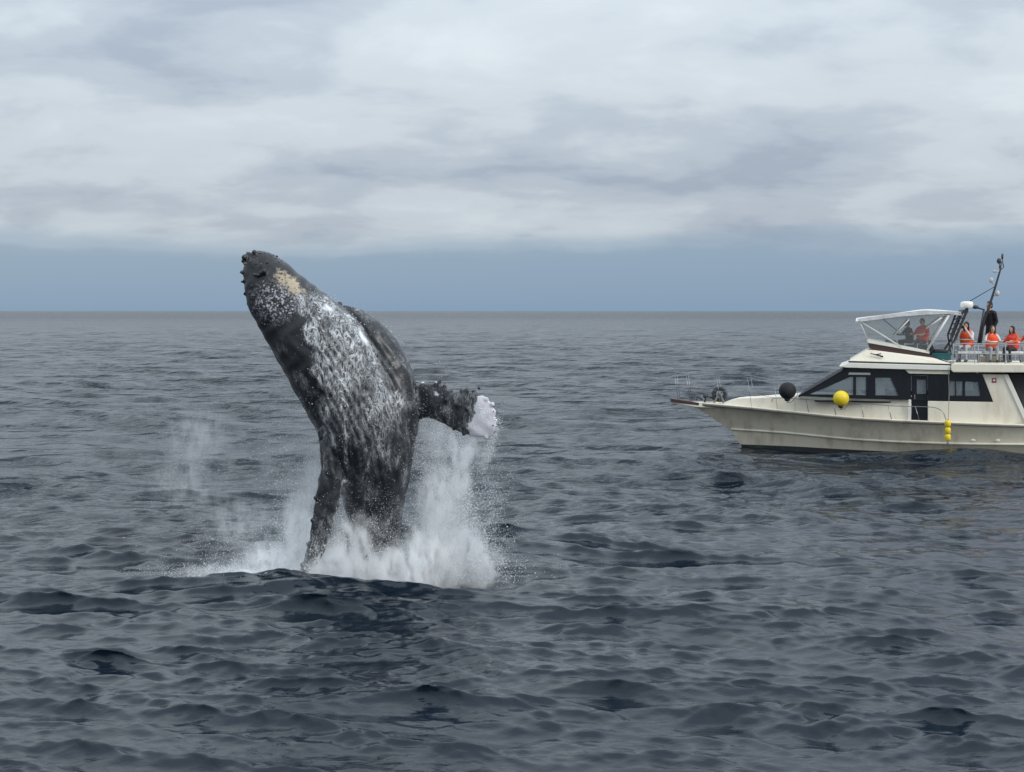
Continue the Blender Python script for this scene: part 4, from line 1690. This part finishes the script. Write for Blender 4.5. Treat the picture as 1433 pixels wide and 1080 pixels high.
M_SKIN = cloth_mat('skin', (0.50, 0.31, 0.22))
M_HAIR = cloth_mat('hair', (0.018, 0.014, 0.013))
M_HAIRB = cloth_mat('brown_hair', (0.075, 0.042, 0.028))
M_VEST = cloth_mat('orange_vest', (0.78, 0.085, 0.022))
M_VESTR = cloth_mat('red_vest', (0.62, 0.045, 0.025))
M_BELT = cloth_mat('vest_belt', (0.80, 0.74, 0.66))
M_EYE = Mat('eye_dark', (0.02, 0.015, 0.012), 0.4)
M_LIP = Mat('lip', (0.36, 0.12, 0.10), 0.6)
M_SHOE = Mat('shoe', (0.06, 0.06, 0.065), 0.7)
M_PHONE = Mat('phone_case', (0.02, 0.02, 0.024), 0.3)


def seg_d(P, a, b):
    a, b = np.array(a), np.array(b)
    d = b - a
    t = np.clip(((P - a) @ d) / max(d @ d, 1e-9), 0, 1)
    return np.linalg.norm(P - a - t[:, None] * d, axis=1)


def person(px, py_deck, Y, yaw, label, shirt, trousers, vest=None, hair=None, seated=True, arms='lap', lean=0.0, scale=1.0, long_hair=False, floor=None, phone=False):
    """one figure; local frame faces -Y, feet at the origin"""
    hair = hair or M_HAIR
    if seated:
        hip = Vector((0, 0, 0.50))
        kn = [Vector((s * 0.11, -0.40, 0.49)) for s in (-1, 1)]
        ft = [Vector((s * 0.12, -0.36, 0.06)) for s in (-1, 1)]
    else:
        hip = Vector((0, 0, 0.90))
        kn = [Vector((-0.10, -0.05, 0.49)), Vector((0.11, 0.03, 0.49))]
        ft = [Vector((-0.11, 0.0, 0.06)), Vector((0.13, 0.05, 0.06))]
    ch = hip + Vector((0, -0.12 * lean, 0.30))
    sh = hip + Vector((0, -0.26 * lean, 0.47))
    nk = sh + Vector((0, -0.03, 0.06))
    hd_ = nk + Vector((0, -0.035, 0.155))
    shoulders = [sh + Vector((s * 0.185, 0, -0.02)) for s in (-1, 1)]
    hipj = [hip + Vector((s * 0.09, 0, 0.0)) for s in (-1, 1)]
    if arms == 'lap':
        el = [sh + Vector((s * 0.25, -0.04, -0.29)) for s in (-1, 1)]
        ha = [sh + Vector((s * 0.08, -0.26, -0.36)) for s in (-1, 1)]
    elif arms == 'phone':
        el = [sh + Vector((s * 0.26, -0.20, -0.20)) for s in (-1, 1)]
        ha = [hd_ + Vector((s * 0.07, -0.30, -0.06)) for s in (-1, 1)]
    elif arms == 'rail':
        el = [sh + Vector((s * 0.27, -0.13, -0.22)) for s in (-1, 1)]
        ha = [sh + Vector((s * 0.24, -0.40, -0.20)) for s in (-1, 1)]
    elif arms == 'up':
        el = [sh + Vector((-0.26, -0.06, -0.24)), sh + Vector((0.30, -0.10, 0.06))]
        ha = [sh + Vector((-0.12, -0.26, -0.26)), sh + Vector((0.40, -0.18, 0.28))]
    else:
        el = [sh + Vector((s * 0.24, 0.04, -0.29)) for s in (-1, 1)]
        ha = [sh + Vector((s * 0.25, -0.10, -0.52)) for s in (-1, 1)]
    mb = MB()
    mb.tube([hip + Vector((0, 0, -0.10)), hip, ch, sh + Vector((0, 0, -0.02)), sh + Vector((0, 0, 0.03))], [0.12, 0.155, 0.16, 0.15, 0.08], 14)
    mb.tube([shoulders[0], sh + Vector((0, 0, 0.01)), shoulders[1]], [0.068, 0.085, 0.068], 10)
    mb.tube([sh, nk, hd_], [0.06, 0.052, 0.055], 10)
    mb.ball(hd_ + Vector((0, 0, 0.02)), (0.078, 0.098, 0.115), 14, 10)
    mb.ball(hd_ + Vector((0, -0.045, -0.055)), (0.05, 0.05, 0.05), 10, 8)
    mb.ball(hd_ + Vector((0, -0.105, 0.0)), (0.016, 0.02, 0.026), 8, 6)
    for s in (-1, 1):
        mb.ball(hd_ + Vector((s * 0.079, 0.005, 0.0)), (0.014, 0.022, 0.032), 8, 6)
    parts = {'shirt': [], 'trousers': [], 'skin': [], 'shoe': []}
    for k, s in enumerate((-1, 1)):
        mb.tube([hipj[k], hipj[k].lerp(kn[k], 0.5), kn[k]], [0.092, 0.083, 0.062], 10)
        mb.ball(kn[k], 0.062, 10, 8)
        mb.tube([kn[k], kn[k].lerp(ft[k], 0.35), ft[k]], [0.060, 0.056, 0.040], 10)
        mb.tube([ft[k] + Vector((0, 0.06, -0.02)), ft[k] + Vector((0, -0.05, -0.02)), ft[k] + Vector((s * 0.02, -0.17, -0.03))], [0.042, 0.048, 0.034], 8)
        mb.tube([shoulders[k], el[k]], [0.058, 0.046], 10)
        mb.ball(el[k], 0.046, 10, 8)
        mb.tube([el[k], ha[k]], [0.045, 0.031], 10)
        d = (ha[k] - el[k]).normalized()
        side = d.cross(Vector((0, 0, 1)))
        side = side.normalized() if side.length > 0.1 else Vector((1, 0, 0))
        up = side.cross(d)
        palm = ha[k] + d * 0.05
        mb.tube([ha[k], palm + d * 0.03], [0.032, 0.038], 8)
        for q in range(4):                                         # fingers, slightly curled
            b0 = palm + d * 0.03 + side * (q - 1.5) * 0.019
            L = (0.055, 0.068, 0.064, 0.050)[q]
            mb.tube([b0, b0 + d * L * 0.6 - up * 0.006, b0 + d * L - up * 0.026], [0.010, 0.0095, 0.008], 6)
        tb = palm + side * (-s * 0.034)
        mb.tube([tb, tb + d * 0.03 - side * s * 0.025, tb + d * 0.055 - side * s * 0.022 - up * 0.015], [0.012, 0.011, 0.009], 6)
        parts['skin'].append((ha[k] + d * 0.015, palm + d * 0.11, 0.0))
        parts['shirt'] += [(shoulders[k], el[k], 0.0), (el[k], ha[k] - d * 0.02, 0.0)]
        parts['trousers'] += [(hipj[k], kn[k], 0.0), (kn[k], ft[k] + Vector((0, 0, 0.06)), 0.0)]
        parts['shoe'].append((ft[k] + Vector((0, 0.05, -0.03)), ft[k] + Vector((0, -0.16, -0.03)), 0.0))
    parts['shirt'] += [(hip + Vector((0, 0, 0.10)), sh, -0.06), (shoulders[0], shoulders[1], 0.0)]
    parts['trousers'].append((hip, hip + Vector((0, 0, -0.08)), -0.05))
    parts['skin'].append((nk, hd_ + Vector((0, 0, 0.06)), -0.02))
    me = fuse(mb, 0.014, 1, 'body')
    V = coords(me)
    names = list(parts)
    D = np.stack([np.min([seg_d(V, a, b) + off for a, b, off in parts[n_]], axis=0) for n_ in names], 1)
    lab = np.argmin(D, axis=1)
    for s in (-1, 1):
        lab[np.linalg.norm(V - np.array(hd_ + Vector((s * 0.034, -0.088, 0.012))), axis=1) < 0.015] = 4
    lab[seg_d(V, hd_ + Vector((-0.024, -0.092, -0.052)), hd_ + Vector((0.024, -0.092, -0.052))) < 0.010] = 5
    mats = [shirt, trousers, M_SKIN, M_SHOE, M_EYE, M_LIP]
    for m_ in mats:
        me.materials.append(m_.m)
    first = np.empty(len(me.polygons), dtype=np.int32)
    me.polygons.foreach_get('loop_start', first)
    lv = np.empty(len(me.loops), dtype=np.int32)
    me.loops.foreach_get('vertex_index', lv)
    me.polygons.foreach_set('material_index', lab[lv[first]].astype(np.int32))
    foot = at(px, py_deck, Y)
    root = bpy.data.objects.new('person', me)
    root.location = Vector((foot.x, foot.y, DECK_Z if floor is None else floor))
    root.rotation_euler = (0, 0, R(yaw))
    scale *= 1.01
    root.scale = (scale,) * 3
    link(root)
    tag(root, label, 'person')

    def child(nm, mbx, mat, vox=None):
        if vox:
            mm = fuse(mbx, vox, 2, nm)
        else:
            mm = mbx.mesh(nm, True)
        mm.materials.append(mat.m)
        o = bpy.data.objects.new(nm, mm)
        scene.collection.objects.link(o)
        o.parent = root
        return o
    h = MB()
    h.ball(hd_ + Vector((0, 0.018, 0.045)), (0.092, 0.104, 0.108), 14, 10)
    h.ball(hd_ + Vector((0, 0.05, -0.01)), (0.084, 0.072, 0.10), 12, 8)
    if long_hair:
        h.ball(hd_ + Vector((0, 0.06, -0.12)), (0.088, 0.055, 0.13), 12, 8)
        for s in (-1, 1):
            h.ball(hd_ + Vector((s * 0.078, -0.005, -0.07)), (0.03, 0.05, 0.12), 10, 8)
    child('hair', h, hair, 0.016)
    if vest:
        v = MB()
        v.tube([hip + Vector((0, -0.01, -0.02)), hip + Vector((0, -0.02, 0.04)), ch + Vector((0, -0.01, 0)), sh + Vector((0, -0.01, -0.05)), sh + Vector((0, 0, 0.015))],
               [0.19, 0.215, 0.225, 0.205, 0.12], 16)
        for s in (-1, 1):
            v.ball(ch + Vector((s * 0.085, -0.15, 0.01)), (0.085, 0.06, 0.17), 10, 8)
            v.ball(sh + Vector((s * 0.10, -0.02, 0.03)), (0.055, 0.11, 0.05), 10, 8)
        v.ball(sh + Vector((0, 0.09, 0.06)), (0.12, 0.05, 0.07), 10, 8)
        vo = child('life_vest', v, vest, 0.02)
        b = MB()
        rings = []
        for dz in (-0.02, 0.02):
            rings.append([ch + Vector((0.238 * math.cos(2 * math.pi * j / 24), -0.03 + 0.238 * math.sin(2 * math.pi * j / 24), -0.06 + dz)) for j in range(24)])
        b.rings(rings, caps=False)
        bo = child('belt', b, M_BELT)
        bo.parent = vo
    if phone:
        c = (ha[0] + ha[1]) / 2 + Vector((0, -0.06, 0.02))
        p = MB()
        p.box(c - Vector((0.075, 0.005, 0.038)), c + Vector((0.075, 0.005, 0.038)))
        ph = p.mesh('phone')
        ph.materials.append(M_PHONE.m)
        po = bpy.data.objects.new('phone', ph)
        scene.collection.objects.link(po)
        po.matrix_world = Matrix.Translation(root.location) @ Matrix.Rotation(R(yaw), 4, 'Z') @ Matrix.Scale(scale, 4)
        tag(po, 'dark phone held up in both hands by the person with white sleeves', 'phone')
    return root


C_WHITE = cloth_mat('white_cotton', (0.62, 0.58, 0.57))
C_GREY = cloth_mat('grey_cotton', (0.30, 0.31, 0.32))
C_LIGHT = cloth_mat('pale_trousers', (0.40, 0.41, 0.42))
C_BLACK = cloth_mat('black_coat', (0.008, 0.008, 0.011))
C_DARK = cloth_mat('dark_trousers', (0.02, 0.02, 0.026))
C_OLIVE = cloth_mat('olive_jacket', (0.045, 0.048, 0.040))
C_ORANGE = cloth_mat('orange_sleeve', (0.60, 0.10, 0.035))

DECK_Z = at(1386, 508.8, BC - 1.85).z + 0.005       # top of the aft roof
SOLE_Z = at(1285, 497.9, BC - 1.38).z + 0.005       # floor behind the wind coaming
person(1291, 500, BC - 0.35, -25, 'person in a red life vest seated under the canopy behind the console', M_VESTR, C_DARK, M_VESTR, None, True, 'rail', 0.1, 0.94, floor=SOLE_Z)
person(1273, 502, BC + 0.25, -60, 'person in dark clothes without a vest seated under the canopy', C_BLACK, C_DARK, None, M_HAIR, True, 'rail', 0.3, 0.88, floor=SOLE_Z + 0.02)
person(1353, 509, BC + 0.05, -25, 'person in an orange vest with white sleeves holding up a phone by the radar arch', C_WHITE, C_LIGHT, M_VEST, M_HAIR, True, 'phone', 0.1, 1.02, True, phone=True)
person(1387, 509.5, BC - 0.15, 10, 'brown-haired seated person in an orange vest in front of the black coat', C_WHITE, C_GREY, M_VEST, M_HAIRB, True, 'rail', 0.2, 0.93, True)
person(1386, 502, BC + 0.75, -50, 'tall person in a long black coat standing beside the mast', C_BLACK, C_DARK, None, M_HAIR, False, 'down', 0.1, 1.09, floor=DECK_Z + 0.18)
person(1418, 510, BC - 0.05, -40, 'long-haired person in a red vest and dark trousers seated at the guard rail', C_ORANGE, C_DARK, M_VESTR, M_HAIR, True, 'rail', 0.2, 0.92, True)
person(1442, 510, BC + 0.35, -30, 'person in orange sleeves at the aft end of the passenger seats', C_ORANGE, C_GREY, M_VEST, M_HAIR, True, 'rail', 0.2, 0.95)

# locker the standing figure has climbed on, and stools for those under the canopy
lp = at(1386, 502, BC + 0.75)
mb = MB()
mb.box((lp.x - 0.35, lp.y - 0.3, DECK_Z - 0.003), (lp.x + 0.35, lp.y + 0.3, DECK_Z + 0.178))
mb.build('deck_locker', M_CREAM, boat, bevel=0.015)
for (qx, qd, h_, rot_) in ((1291, -0.35, 0.36, -25), (1273, 0.25, 0.34, -60)):
    q = at(qx, 500, BC + qd)
    mb = MB()
    mb.box((q.x - 0.16, q.y - 0.14, SOLE_Z), (q.x + 0.16, q.y + 0.18, SOLE_Z + h_))
    mb.build('stool', M_DARK, boat, bevel=0.02)

# turn the yacht and all it carries square to its bearing
bpy.context.view_layer.update()
TURN = Matrix.Rotation(-BEAR, 4, 'Z')
for o in list(scene.objects):
    if o.parent is None and o.name.split('.')[0] in ('motor_yacht', 'ball_buoy', 'fender', 'person', 'phone'):
        o.matrix_world = TURN @ o.matrix_world
